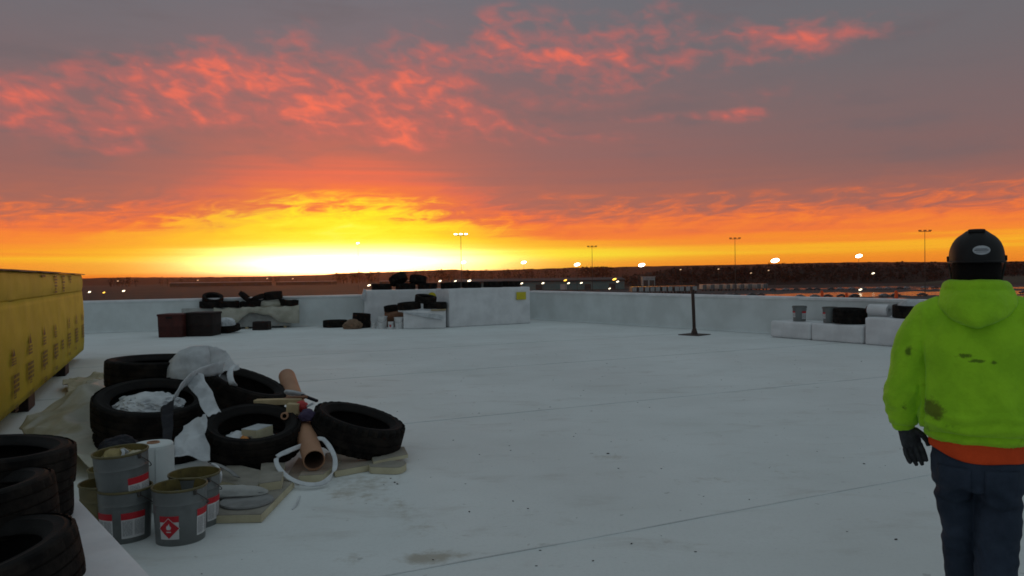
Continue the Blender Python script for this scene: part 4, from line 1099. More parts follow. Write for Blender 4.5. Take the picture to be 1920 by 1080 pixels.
# ------------------------------------------------------------------ far stacks on the roof
def frame_block(name, p0, p1, h, depth, m, label, cat, bev=.03, wob=.012, z0=0.0, seed=0, tagit=True):
    """wrapped block whose near bottom edge runs p0-p1"""
    p0, p1 = Vector(p0), Vector(p1); d = p1 - p0; d.z = 0; L = d.length; rz = math.atan2(d.y, d.x)
    r = empty(name, (p0.x, p0.y, z0), (0, 0, rz))
    if tagit: tag(r, label, cat)
    mb = MB(); bmesh.ops.create_grid(mb.bm, x_segments=2, y_segments=2, size=1); mb.bm.clear()
    mb.box((L / 2, depth / 2, h / 2), (L, depth, h), bev=bev)
    bmesh.ops.subdivide_edges(mb.bm, edges=[e for e in mb.bm.edges if e.calc_length() > .15], cuts=9, use_grid_fill=True)
    for v in mb.bm.verts:
        k = .3 if v.co.z < .02 else 1
        v.co += Vector((mn.noise(v.co * 1.7 + Vector((seed, 0, 0))), mn.noise(v.co * 1.9 + Vector((0, seed, 0))) + .6 * ridge((v.co.x * .6, 0, v.co.z * 5 + seed), 1.0), mn.noise(v.co * 1.8 + Vector((0, 3, seed))) * .6)) * wob * k
        v.co.z = max(v.co.z, 0.003)
    mb.build('wrap', m, r, smooth='all')
    return r, L
GF = 'tyres on the left wrapped stack'
def far_stacks():
    # B: right wrapped stack
    p0 = G(843, 614); p1 = G(995, 606); hB = P(920, 539.5, (p0.y + p1.y) / 2).z
    r, L = frame_block('wrapped_stack', p0, p1, hB, 1.0, 'wrap_white', 'tall white wrapped stack with a square yellow sticker, beside the roof corner', 'wrapped stack', seed=1)
    MB().box((L * .875, -.035, hB - .30), (.38, .01, .26)).build('sticker', 'sticker_yellow', r)
    for k in (-1, 1): MB().box((L * (.5 + .3 * k), .3, .035), (.4, .5, .06)).build('pallet_foot', 'wood', r)
    top = r.location + Vector((0, 0, hB)); ex = (p1 - p0).normalized(); ey = Vector((-ex.y, ex.x, 0))
    gB = 'row of tyres on the right wrapped stack'
    for k, (f, lab) in enumerate(((.1, 'leftmost flat tyre in the row on the right wrapped stack'), (.36, 'second flat tyre in the row on the right wrapped stack'), (.62, 'third flat tyre in the row on the right wrapped stack'), (.86, 'rightmost flat tyre in the row, above the yellow sticker'))):
        tyre('car', top + ex * L * f + ey * (.5 + .05 * (k % 2)) + Vector((0, 0, .10)), lab, gB, (R(rnd.uniform(-2, 2)), R(rnd.uniform(-2, 2)), k), (.82, .82, .8))
    # A: left wrapped stack
    p0 = G(684, 611.5); p1 = G(835, 607.5); hA = P(760, 543, (p0.y + p1.y) / 2).z
    r, L = frame_block('wrapped_stack', p0, p1, hA, 1.0, 'wrap_white', 'white wrapped stack with a round yellow sticker, behind the small white block', 'wrapped stack', seed=4, wob=.02)
    MB().lathe([(.0005, 0), (.15, 0)], 24, False, Matrix.Translation((L * .835, -.04, hA - .26)) @ Matrix.Rotation(R(90), 4, 'X')).build('sticker', 'sticker_yellow', r)
    o = sheet('loose_flap', 'plastic_white', (-.12, .0, hA - .30), (.03, -.03, hA - .38), (.06, -.03, hA + .02), (-.02, .02, hA + .04), .03, 3, 12, 12, .004, .1, 5, parent=r)
    top = r.location + Vector((0, 0, hA)); ex = (p1 - p0).normalized(); ey = Vector((-ex.y, ex.x, 0))
    for k, (f, z, rot, s_, lab) in enumerate((
            (.22, .1, (0, R(1), 0), .85, 'flat tyre at the left end on top of the left wrapped stack'),
            (.52, .1, (0, R(-2), 1), .85, 'flat tyre under the two raised tyres on the left wrapped stack'),
            (.80, .1, (0, R(1), 2), .85, 'flat tyre at the right end on top of the left wrapped stack'),
            (.43, .36, (R(-16), R(-26), 0), (.78, .78, 1.0), 'taller raised tyre leaning on top of the left wrapped stack'),
            (.68, .33, (R(-12), R(8), .2), (.74, .74, 1.0), 'lower raised tyre leaning at the right on the left wrapped stack'))):
        tyre('car', top + ex * L * f + ey * .5 + Vector((0, 0, z)), lab, GF, rot, s_)
    # small block in front
    p0 = G(757, 617); p1 = G(836, 615.5); hS = P(796, 583, p0.y).z
    r, L = frame_block('wrapped_block', p0, p1, hS, .9, 'wrap_white', 'small white wrapped block with a tan board on top, before the stacks', 'block', seed=8)
    MB().box((L * .83, .4, hS + .022), (L * .36, .9, .035)).build('top_board', 'wood', r)
    sheet('cover_film', 'plastic_white', (.05, -.05, hS - .06), (L * .95, -.06, hS - .34), (L * .95, .1, hS + .02), (.05, .1, hS + .03), .03, 6, 20, 12, .004, .1, 5, parent=r)
    top = r.location + Vector((0, 0, hS + .035)); ex = (p1 - p0).normalized(); ey = Vector((-ex.y, ex.x, 0)); gs = 'tyres on the small white block'
    tyre('car', top + ex * L * .12 + ey * .42 + Vector((0, 0, .12)), 'flat tyre at the left on the small white block', gs, (R(2), R(-3), 0), .92)
    tyre('car', top + ex * L * .74 + ey * .45 + Vector((0, 0, .12)), 'flat tyre at the right on the small white block', gs, (R(-2), R(1), 0), .92)
    tyre('car', top + ex * L * .52 + ey * .45 + Vector((0, 0, .33)), 'tilted tyre on top of the pair on the small white block', gs, (R(8), R(8), 0), .86)
    # pails, sack beside it
    g = 'white plastic pails by the small white block'
    def wpail(px, py, s_, label, mark=False, m='pail_white'):
        q = G(px, py); r = empty('plastic_pail', q); tag(r, label, 'pail', g)
        MB().lathe([(0, 0), (.13, 0), (.15, .36), (.158, .36), (.158, .38), (.145, .38), (.125, .06), (0, .06)], 28).build('shell', m, r, smooth=35)
        MB().tube(spline([(-.155, 0, .33), (-.12, -.13, .25), (0, -.17, .2), (.12, -.13, .25), (.155, 0, .33)], 5), .004, 6).build('handle', 'metal_dark', r)
        if mark: MB().lathe([(.1445, .12), (.1515, .24)], 8, False, None, a0=R(-110), a1=R(-75)).build('label', 'label_red', r)
        r.scale = (s_, s_, s_)
    wpail(717, 616, 1.05, 'tallest white pail, left of the red marked one')
    wpail(748, 616.5, .98, 'white pail right beside the small white block')
    wpail(733, 617, .62, 'short white pail with a red mark between two taller pails', True)
    wpail(701, 616, .52, 'small grey white pail at the left end of the pails')
    q = G(732, 613.5); 
    r = MB().box((0, 0, .27), (.42, .3, .54), bev=.02).build('crate', 'paper_brown', None, (q.x, q.y + .25, 0)); tag(r, 'brown cardboard carton standing behind the white pails', 'carton')
    tyre('car', (q.x, q.y + .25, .62), 'small tyre on the brown carton behind the white pails', 'small tyres near the pails', (R(6), R(-5), 0), (.6, .6, .7))
    o = crumple('brown_sack', 'paper_brown', G(742, 614) + Vector((0, .05, .26)), (.34, .12, .24), 3, .25, sub=4); tag(o, 'crumpled brown paper draped over the carton by the white pails', 'paper')
    # tyres and paper further left
    tyre('car', G(625, 614.5) + Vector((0, .3, .12)), 'black tyre lying flat alone left of the white pails', 'tyres lying before the far parapet', (0, 0, 0), (1.0, 1.0, .95))
    tyre('car', G(672, 615.5) + Vector((0, .3, .12)), 'lower tyre of two behind the crumpled brown paper', 'tyres lying before the far parapet', (0, 0, 1), (.86, .86, .95))
    tyre('car', G(675, 615.5) + Vector((0, .3, .36)), 'upper tyre of two behind the crumpled brown paper', 'tyres lying before the far parapet', (R(3), R(4), 1), (.72, .72, .95))
    o = crumple('brown_paper', 'paper_tan', G(662, 616.5) + Vector((0, -.05, 0)), (.28, .18, .30), 5, .3, sub=4); tag(o, 'crumpled tan paper leaning on two tyres', 'paper')

    # tarp covered pallet, left
    p0 = G(408, 618.5); p1 = G(553, 614); hT = .62
    ex = (p1 - p0).normalized(); ey = Vector((-ex.y, ex.x, 0)); L = (p1 - p0).length
    r = empty('covered_pallet', p0, (0, 0, math.atan2(ex.y, ex.x))); tag(r, 'pallet load under a sagging pale tarp with tyres holding it down', 'pallet load')
    MB().box((L / 2, .35, .36), (L * .9, .6, .60), bev=.02).build('load', 'tarp_grey', r)
    for k in range(4): MB().box((L * (.12 + .25 * k), .35, .03), (.1, .62, .055)).build('pallet_runner', 'wood', r)
    mb = MB(); rows = []; nu = 60
    for i in range(nu + 1):
        u = i / nu; x = -.1 + (L + .25) * u
        sag = .40 + .20 * math.sin(u * 7.0 + 1.2) + .10 * mn.noise(Vector((u * 6, 2, 0)))
        zt = hT + .06 + .05 * ridge((u * 6, 0, 0), 1.0)
        row = []
        for v in (0, .2, .4, .6, .8, 1):
            if v < .62: y = -.06 - .05 * mn.noise(Vector((u * 9, v * 3, 1))); z = max(.05, zt - sag * (1 - v / .6)); y -= .05 * (1 - v)
            else: y = (v - .6) / .4 * .62; z = zt + .04 * ridge((u * 5, v * 4, 3), 1.0)
            row.append(Vector((x, y, z)))
        rows.append(row)
    mb.rings(rows, False, False); o = mb.build('tarp', 'tarp_clear', r, smooth='all'); md = o.modifiers.new('thick', 'SOLIDIFY'); md.thickness = .006
    gt = 'tyres on the tarp covered pallet'
    def on(f, z): return r.location + ex * L * f + ey * .32 + Vector((0, 0, z))
    tyre('car', on(.13, hT + .22), 'flat tyre at the left end on the tarp covered pallet', gt, (0, R(2), 0), .86)
    tyre('car', on(.36, hT + .42), 'tyre tipped steeply to the left on the tarp covered pallet', gt, (R(-8), R(42), 0), (.66, .66, .62))
    tyre('car', on(.42, hT + .20), 'flat tyre in the middle on the tarp covered pallet', gt, (0, R(-4), 1), .84)
    tyre('car', on(.52, hT + .36), 'tyre tipped to the right on the tarp covered pallet', gt, (R(-8), R(-26), 0), .66)
    tyre('car', on(.72, hT + .47), 'square looking tyre raised highest on the tarp covered pallet', gt, (R(4), R(-4), 0), (.74, .74, 1.0))
    crumple('tarp_peak', 'tarp_clear', (L * .71, .32, hT + .05), (.42, .25, .3), 9, .12, parent=r, sub=4)
    tyre('car', on(.92, hT + .22), 'flat tyre at the right end on the tarp covered pallet', gt, (0, R(5), 0), .82)
    q = G(493, 618); o = MB().box((0, 0, .14), (.52, .4, .28), bev=.03, taper=.96).build('dark_crate', 'rust_dark', None, (q.x, q.y - .1, 0)); tag(o, 'small dark crate under the sagging tarp', 'crate')
    q = G(423, 625); tyre('car', q + Vector((0, .25, .13)), 'tyre with white scraps standing before the tarp covered pallet', 'tyres lying before the far parapet', (R(6), R(-8), 0), .86)
    o = crumple('white_scraps', 'cloth_white', q + Vector((0, .02, .23)), (.26, .24, .24), 14, .35, sub=4); tag(o, 'white scraps heaped in the tyre before the tarp covered pallet', 'plastic scraps')
    # two bins
    def bin_(px0, px1, ybot, ytop, m, label):
        a = G(px0, ybot); b = G(px1, ybot); w = (b - a).length; h = P((px0 + px1) / 2, ytop, a.y).z
        r = empty('storage_bin', (a + b) / 2 + Vector((0, w / 2, 0))); tag(r, label, 'bin', 'storage bins by the far parapet')
        def ring(k, z, c=.08):
            s_ = w / 2 * k; c *= k; out = []
            for sx, sy, a0 in ((1, 1, 0), (-1, 1, 90), (-1, -1, 180), (1, -1, 270)):
                for t in (0, 30, 60, 90): out.append(Vector((sx * (s_ - c) + c * math.cos(R(a0 + t)), sy * (s_ - c) + c * math.sin(R(a0 + t)), z)))
            return out
        mb = MB(); mb.rings([ring(.93, .0), ring(.95, .03), ring(.97, h * .45), ring(.985, h * .47), ring(.975, h * .5), ring(.99, h - .06), ring(.985, h - .05)]); mb.build('bin_body', m, r, smooth=35)
        mb = MB(); mb.rings([ring(1.03, h - .058), ring(1.04, h - .05), ring(1.03, h - .006), ring(1.0, h)]); mb.build('lid', m, r, smooth=35)
        MB().box((0, -w / 2 * 1.03 - .012, h - .10), (.18, .02, .05), bev=.005).build('handle', 'rust_dark', r)
        return r
    r = bin_(296, 340, 633, 589, 'rust_red', 'dark red storage bin standing at the left before the far parapet')
    MB().box((0.02, -.3, .695), (.10, .05, .02)).build('tag', 'label_white', r) if False else None
    bin_(348, 396, 631, 586, 'rust_dark', 'dark brown storage bin beside the red one')
    q = G(366, 622) + Vector((0, .75, 0))
    o, L2 = frame_block('covered_block', q + Vector((-.75, 0, 0)), q + Vector((.5, .1, 0)), .72, .75, 'tarp_grey', 'grey tarp covered block behind the two bins', 'block', seed=12, wob=.05)
    gq = 'tyres on the grey block behind the bins'
    tyre('car', Vector((q.x + .12, q.y + .35, .83)), 'flat tyre on the grey covered block behind the bins', gq, (R(3), R(2), 0), (.95, .95, .85))
    tyre('car', Vector((q.x + .16, q.y + .35, 1.02)), 'tilted top tyre on the grey covered block behind the bins', gq, (R(20), R(14), 0), (.82, .82, .8))

    # post with base plate
    q = G(1302, 628); r = empty('steel_post', q); tag(r, 'thin dark steel post on a square base plate', 'post')
    h = P(1299, 545, q.y).z
    MB().box((0, 0, .012), (.62, .62, .02), Matrix.Rotation(R(45), 3, 'Z'), bev=.004).build('base_plate', 'steel_brown', r)
    MB().box((0, 0, .10), (.16, .16, .16), taper=.5).build('socket', 'steel_brown', r)
    MB().tube([(0, 0, .02), (-.015, 0, h * .5), (-.035, 0, h)], .045, 14).build('pole', 'steel_brown', r, smooth=40)
    MB().lathe([(0, 0), (.05, 0), (.05, .03), (0, .04)], 14, False, Matrix.Translation((-.035, 0, h))).build('cap', 'steel_brown', r, smooth=40)
    MB().tube([(-.03, -.045, h - .06), (-.02, -.07, h - .06)], .012, 8).build('eye_bolt', 'steel_brown', r)

    # right hand blocks
    a = G(1444, 632); b = G(1618, 645.5); hb = .42
    m = a.lerp(b, .47)
    f1, L1 = frame_block('wrapped_block', a, m - (b - a).normalized() * .02, hb, .9, 'wrap_white', 'low white wrapped block at the left end by the right parapet, a pail on it', 'block', seed=21, bev=.05)
    f2, L2 = frame_block('wrapped_block', m, b, hb, .9, 'wrap_white', 'low white wrapped block in the middle by the right parapet, a tyre on it', 'block', seed=23, bev=.04)
    ex = (b - a).normalized(); ey = Vector((-ex.y, ex.x, 0))
    c0 = G(1621, 646); c1 = c0 + ex * 3.4; hc = P(1650, 596, c0.y - .3).z
    f3, L3 = frame_block('wrapped_block', c0, c1, hc, .95, 'wrap_white', 'taller white wrapped block reaching behind the person', 'block', seed=25, bev=.04)
    g = 'labelled pails on the low white blocks'
    def face(p, off=0): return math.atan2(-p.y, -p.x) + R(off)
    def bp(px, f, label):
        v = ray(px, 600); q = a + ey * f; t = ey.dot(q - EYE) / ey.dot(v); w = EYE + v * t
        r = make_pail('pail_grey', H=.38, rim='pail_grey'); r.location = (w.x, w.y, hb + .008); tag(r, label, 'pail', g)
        label_on(r, face(w, -62), .13, .10, .25, 'print'); label_on(r, face(w, 48), .14, .06, .25, 'print')
        return w
    w = bp(1499, .30, 'grey pail with red labels standing alone on the low block')
    w2 = bp(1556, .34, 'grey pail half hidden behind the tyre on the low block')
    v = ray(1588, 595); t = ey.dot(a + ey * .42 - EYE) / ey.dot(v); w = EYE + v * t
    tyre('lug', Vector((w.x + .02, w.y - .12, hb + .19)), 'black tyre on the low white block before the half hidden pail', 'tyres by the right parapet', (R(2), R(0), .5), (.90, .90, 1.3))
    v = ray(1648, 585); t = ey.dot(c0 + ey * .45 - EYE) / ey.dot(v); w = EYE + v * t
    r = empty('membrane_roll', Vector((w.x, w.y, hc + .145)), (0, R(90), math.atan2(ex.y, ex.x))); tag(r, 'white roll with a dark red end lying on the taller block', 'roll')
    MB().lathe([(.05, -.22), (.135, -.22), (.135, .26), (.05, .26)], 28, True).build('roll', 'wrap_white', r, smooth=30)
    MB().lathe([(.03, -.27), (.10, -.27), (.12, -.222), (.03, -.222)], 24, True).build('end_cap', 'rust_red', r, smooth=30)
    v = ray(1716, 585); t = ey.dot(c0 + ey * .5 - EYE) / ey.dot(v); w = EYE + v * t
    tyre('truck', Vector((w.x, w.y, hc + .15)), 'black tyre with white film inside on the taller block by the shoulder', 'tyres by the right parapet', (R(2), R(-1), 0), (.86, .86, 1.0))
    o = crumple('plastic_film', 'plastic_white', Vector((w.x - .05, w.y + .05, hc + .1)), (.27, .25, .30), 29, .2, sub=4); tag(o, 'white film bulging in the tyre by the shoulder', 'plastic film')
far_stacks()

# ------------------------------------------------------------------ person
def person():
    D = 3.4; c = pt(1831, D, 0)
    root_rot = R(-30)
    def ell(z, ax, ay, x=0, y=0, n=36, e=2.4, dz=0):
        out = []
        for k in range(n):
            a = 2 * math.pi * k / n; ca, sa = math.cos(a), math.sin(a)
            px = ax * math.copysign(abs(ca) ** (2 / e), ca); py = ay * math.copysign(abs(sa) ** (2 / e), sa)
            out.append(Vector((x + px, y + py, z + dz * ca)))
        return out
    VOX = dict(mode='VOXEL', voxel_size=.011, use_smooth_shade=True)
    # ---- body (one continuous surface)
    b = MB()
    b.rings([ell(.86, .13, .09), ell(.95, .155, .105), ell(1.1, .145, .10), ell(1.28, .165, .115), ell(1.42, .175, .105), ell(1.5, .12, .08), ell(1.55, .06, .06)])
    b.tube([(0, 0, 1.48), (0, .012, 1.64)], [.062, .058], 16)
    # head
    b.rings([ell(1.585, .03, .04, 0, .045, e=2), ell(1.605, .052, .068, 0, .032, e=2), ell(1.64, .066, .088, 0, .022, e=2), ell(1.70, .073, .098, 0, .012, e=2), ell(1.745, .076, .101, 0, .006, e=2), ell(1.785, .068, .09, 0, .004, e=2), ell(1.808, .042, .056, 0, .002, e=2), ell(1.815, .012, .016, e=2)])
    b.tube([(0, .098, 1.715), (0, .128, 1.672)], [.010, .017], 10)                                  # nose
    for s_ in (-1, 1):
        b.tube([(s_ * .07, -.005, 1.722), (s_ * .086, -.012, 1.70), (s_ * .078, -.005, 1.668)], [.014, .02, .011], 10, flat=.6)   # ears
        b.tube([(s_ * .15, 0, 1.455), (s_ * .23, 0, 1.40), (s_ * .302, .0, 1.17), (s_ * .313, .062, .96)], [.055, .05, .042, .03], 14)
        b.tube([(s_ * .313, .06, .975), (s_ * .308, .066, .93)], [.03, .026], 12)
        b.tube([(s_ * .085, 0, .90), (s_ * .096, .014 - .036 * (s_ > 0), .70), (s_ * (.082 + .01 * (s_ > 0)), .05 - .08 * (s_ > 0), .50), (s_ * (.062 + .016 * (s_ > 0)), .09 - .20 * (s_ > 0), .30), (s_ * .07, .115 - .315 * (s_ > 0), .10)], [.08, .07, .052, .046, .04], 14)
        b.tube([(s_ * .07, .10 - .315 * (s_ > 0), .05), (s_ * .07, .24 - .315 * (s_ > 0), .035)], [.038, .03], 12)
    body = b.build('person', 'skin', None, (c.x, c.y, 0), (0, 0, root_rot))
    bake(body, [('REMESH', dict(mode='VOXEL', voxel_size=.009, use_smooth_shade=True)), ('SMOOTH', dict(factor=.5, iterations=4))])
    def face_fn(p, n):
        h = 0
        for s_ in (-1, 1):
            h -= .009 * math.exp(-(((p.x - s_ * .031) / .016) ** 2 + ((p.z - 1.705) / .012) ** 2)) * (p.y > .06)
        h -= .004 * math.exp(-((p.x / .024) ** 2 + ((p.z - 1.637) / .004) ** 2)) * (p.y > .06)
        h += .003 * math.exp(-((p.x / .022) ** 2 + ((p.z - 1.646) / .005) ** 2)) * (p.y > .06)
        return h
    displace(body, face_fn)
    body.scale = (.905, .95, 1)
    tag(body, 'person seen from behind in a lime hooded sweatshirt, jeans and black hard hat', 'person')
    for s_ in (-1, 1):
        e = MB(); bmesh.ops.create_uvsphere(e.bm, u_segments=16, v_segments=10, radius=.0125, matrix=Matrix.Translation((s_ * .031, .090, 1.705))); eo = e.build('eye', 'eye_white', body, smooth='all')
        e = MB(); bmesh.ops.create_uvsphere(e.bm, u_segments=12, v_segments=8, radius=.006, matrix=Matrix.Translation((s_ * .031, .0985, 1.705))); e.build('iris', 'iris', eo, smooth='all')
    # ---- black balaclava covering the back of head, ears and neck
    k = MB()
    def hollow(z, ax, ay, y): return ell(z, ax, ay, 0, y, 40, 2.2)
    k.rings([hollow(1.50, .10, .095, -.005), hollow(1.56, .098, .10, -.004), hollow(1.60, .100, .108, .0), hollow(1.65, .103, .113, .0), hollow(1.70, .104, .116, -.004), hollow(1.75, .099, .114, -.004), hollow(1.80, .07, .085, 0), hollow(1.822, .02, .03, 0)])
    for v in k.bm.verts:      # open the face: pull the front back to the ear line between brow and chin
        if v.co.y > .045 and 1.61 < v.co.z < 1.76 and abs(v.co.x) < .062: v.co.y = .058
    ko = k.build('balaclava', 'black_knit', body, smooth='all')
    displace(ko, lambda p, n: .003 * mn.noise(p * 30))
    # ---- sweatshirt
    g = MB()
    g.rings([ell(.945, .208, .152, 0, -.005, dz=.0), ell(.972, .228, .160, 0, -.005), ell(1.0, .246, .172, 0, -.008), ell(1.05, .250, .178, 0, -.008), ell(1.12, .248, .172), ell(1.25, .25, .166), ell(1.36, .252, .160), ell(1.44, .242, .148), ell(1.495, .205, .130), ell(1.53, .155, .115), ell(1.56, .12, .11), ell(1.585, .10, .105)])
    for s_ in (-1, 1):
        sh = [(s_ * .13, 0, 1.485), (s_ * .205, 0, 1.452), (s_ * .262, -.004, 1.375), (s_ * .298, -.008, 1.25), (s_ * .322, -.002, 1.13), (s_ * .324, .025, 1.05), (s_ * .320, .05, .995), (s_ * .315, .058, .965)]
        g.tube(spline(sh, 4), [.10 - 0 * i for i in range(5)] + [.10 - .0012 * i for i in range(5, 15)] + [.088 - .0026 * (i - 15) for i in range(15, 29)], 22)
    go = g.build('sweatshirt', 'hi_vis', body)
    bake(go, [('REMESH', dict(mode='VOXEL', voxel_size=.0085, use_smooth_shade=True)), ('SMOOTH', dict(factor=.5, iterations=6))])
    def folds(p, n):
        q = Vector((p.x, p.y, p.z)); h = 0
        torso = abs(p.x) < .235
        if torso:
            h += .006 * fbm((p.x * 3.0 + .8 * p.z, p.y * 3, p.z * 4.5), 1, 3) + .0035 * ridge((p.x * 6 + p.z * 5, p.y * 5, p.z * 6 - p.x * 4), 1.2)
            h -= .004 * math.exp(-((p.z - 1.395) / .004) ** 2) * (p.y < 0) * 0
            w = math.exp(-((p.z - 1.03) / .055) ** 2)
            h += w * .006 * math.sin(p.z * 120 + 5 * mn.noise(Vector((p.x * 5, p.y * 5, 2))) + p.x * 9)
            h += .009 * ridge((p.x * 3 + p.z * 2.2, p.y * 2, p.z * 2.0 - p.x * 2.5), 1.3) * math.exp(-((p.z - 1.12) / .2) ** 2)
            h -= .012 * math.exp(-((p.z - .980) / .008) ** 2)
            if p.z < .977: h += .0018 * math.sin(math.atan2(p.y, p.x) * 120)
            h -= .022 * math.exp(-((abs(p.x) - .232) / .010) ** 2) * min(1, max(0, (p.z - .98) / .06)) * min(1, max(0, (1.40 - p.z) / .12))
        else:
            h += .008 * fbm((p.x * 5, p.y * 5, p.z * 7), 1, 3)
            for zc, wd, am in ((1.12, .09, .013), (.99, .06, .012), (1.36, .05, .007)):
                h += .22 * am * math.exp(-((p.z - zc) / wd) ** 2) * math.sin(p.z * 95 + 9 * mn.noise(Vector((p.x * 9, p.y * 9, p.z * 6))) + abs(p.x) * 40 + p.y * 30) + .6 * am * ridge((p.x * 8, p.y * 8, p.z * 9 + abs(p.x) * 9), 1.0) * math.exp(-((p.z - zc) / wd) ** 2)
            h -= .008 * math.exp(-((p.z - .975) / .007) ** 2)
        return h
    displace(go, folds)
    m = MT['hi_vis']
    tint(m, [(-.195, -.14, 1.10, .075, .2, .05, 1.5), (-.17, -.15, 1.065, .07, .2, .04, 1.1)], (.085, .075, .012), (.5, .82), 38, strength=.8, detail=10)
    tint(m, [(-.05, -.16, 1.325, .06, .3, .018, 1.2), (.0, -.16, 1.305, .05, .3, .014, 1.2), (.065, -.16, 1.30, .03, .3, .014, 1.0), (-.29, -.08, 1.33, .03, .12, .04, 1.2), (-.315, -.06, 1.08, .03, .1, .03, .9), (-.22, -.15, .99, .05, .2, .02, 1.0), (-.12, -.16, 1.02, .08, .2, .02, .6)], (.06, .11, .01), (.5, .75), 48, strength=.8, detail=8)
    # hood lying on the back
    h_ = MB(); rows = []
    prof = [(1.640, .118, -.070), (1.632, .138, -.105), (1.61, .150, -.138), (1.58, .160, -.165), (1.545, .165, -.185), (1.51, .150, -.196), (1.48, .115, -.198), (1.457, .075, -.19), (1.448, .03, -.178)]
    for z, w, y in prof:
        rows.append([Vector((w * u, y + .11 * abs(u) ** 2.2 * (1 if z > 1.5 else .6), z + .012 * abs(u) ** 2 * (1 if z < 1.53 else -.3))) for u in [i / 10 for i in range(-10, 11)]])
    inner = [[Vector((p.x * .93, p.y + .055, p.z + .004)) for p in r] for r in rows]
    mb = h_
    V1 = mb.rings(rows, False, False); V2 = mb.rings(inner, False, False)
    n0 = len(rows[0])
    for i in range(n0 - 1):
        mb.bm.faces.new((V1[0][i + 1], V1[0][i], V2[0][i], V2[0][i + 1])); mb.bm.faces.new((V1[-1][i], V1[-1][i + 1], V2[-1][i + 1], V2[-1][i]))
    for j in range(len(rows) - 1):
        mb.bm.faces.new((V1[j][0], V1[j + 1][0], V2[j + 1][0], V2[j][0])); mb.bm.faces.new((V1[j + 1][-1], V1[j][-1], V2[j][-1], V2[j + 1][-1]))
    # roll of the hood round the neck
    mb.tube([(.118 * math.sin(a), -.12 * math.cos(a) + .005, 1.622 - .02 * (1 - math.cos(a)) * .5 - .03 * (a > 2.4 or a < -2.4)) for a in [R(t) for t in range(-165, 166, 11)]], .030, 12)
    ho = mb.build('hood', 'hi_vis', body)
    bake(ho, [('REMESH', dict(mode='VOXEL', voxel_size=.0075, use_smooth_shade=True)), ('SMOOTH', dict(factor=.5, iterations=5))])
    displace(ho, lambda p, n: .007 * fbm((p.x * 7, p.y * 7, p.z * 9), 1, 3) + .006 * ridge((p.x * 6, p.y * 4, p.z * 10 - abs(p.x) * 8), 1.0) * (p.z < 1.6))
    # ---- orange shirt tail
    s = MB(); rows = []
    for z, ax, ay in ((.868, .208, .153), (.885, .211, .156), (.91, .210, .155), (.95, .202, .147), (.99, .19, .14)):
        r = ell(z, ax, ay, 0, -.006, 48)
        for i, v in enumerate(r):
            if z < .92: v.z += .04 * max(0, -v.x / .2) ** 2 + .012 * mn.noise(Vector((v.x * 9, v.y * 9, 1))) - .006 * math.cos(v.x * 14)
        rows.append(r)
    s.rings(rows, False); so = s.build('shirt', 'orange_cloth', body, smooth='all'); md = so.modifiers.new('thick', 'SOLIDIFY'); md.thickness = .006
    md = so.modifiers.new('sub', 'SUBSURF'); md.levels = md.render_levels = 1
    # ---- jeans
    j = MB()
    j.rings([ell(.74, .185, .128, 0, -.01), ell(.80, .198, .142, 0, -.012), ell(.86, .198, .145, 0, -.010), ell(.93, .188, .138)])
    j.tube(spline([(-.095, -.004, .86), (-.092, .014, .70), (-.076, .05, .50), (-.062, .09, .30), (-.065, .12, .07)], 4), [.110] * 3 + [.104 - .0035 * i for i in range(3, 9)] + [.082 - .0015 * (i - 9) for i in range(9, 17)], 22)
    j.tube(spline([(.095, -.01, .86), (.090, -.022, .70), (.080, -.03, .50), (.070, -.11, .30), (.074, -.21, .09)], 4), [.112] * 3 + [.110 - .0025 * i for i in range(3, 9)] + [.092 - .002 * (i - 9) for i in range(9, 17)], 22)
    jo = j.build('jeans', 'denim', body)
    bake(jo, [('REMESH', dict(mode='VOXEL', voxel_size=.009, use_smooth_shade=True)), ('SMOOTH', dict(factor=.5, iterations=5))])
    def jf(p, n):
        h = .007 * fbm((p.x * 5, p.y * 5, p.z * 8), 1, 3)
        h += .005 * ridge((p.x * 9, p.y * 9, p.z * 11 + p.x * 8), 1.0) * math.exp(-((p.z - .5) / .22) ** 2) + .003 * math.exp(-((p.z - .48) / .09) ** 2) * math.sin(p.z * 95 + 9 * mn.noise(Vector((p.x * 7, p.y * 7, 3))) + p.x * 30)
        h += .008 * math.exp(-((p.z - .72) / .06) ** 2) * math.sin(p.z * 70 + abs(p.x) * 60)
        h += .010 * math.exp(-((p.z - .14) / .07) ** 2) * math.sin(p.z * 110 + p.x * 20)
        return h
    displace(jo, jf)
    # back pockets laid on the seat
    for s_ in (-1, 1):
        rows = []; NX, NZ = 10, 12
        for jz in range(NZ + 1):
            z = .84 - .155 * jz / NZ; row = []
            for ix in range(NX + 1):
                u = ix / NX - .5; w = .14 if jz < NZ - 3 else .14 * (1 - .0 * jz)
                zz = z - (.02 * (1 - abs(u) * 2) if jz == NZ else 0)
                row.append(Vector((s_ * .098 + u * w, -.26, zz)))
            rows.append(row)
        q = MB(); q.rings(rows, False, False); po = q.build('pocket', 'denim', body, smooth='all')
        md = po.modifiers.new('wrap', 'SHRINKWRAP'); md.target = jo; md.wrap_method = 'PROJECT'; md.use_project_y = True; md.use_project_z = False; md.use_project_x = False; md.use_positive_direction = True; md.use_negative_direction = False; md.offset = .004
        md = po.modifiers.new('thick', 'SOLIDIFY'); md.thickness = .004; md.offset = 1
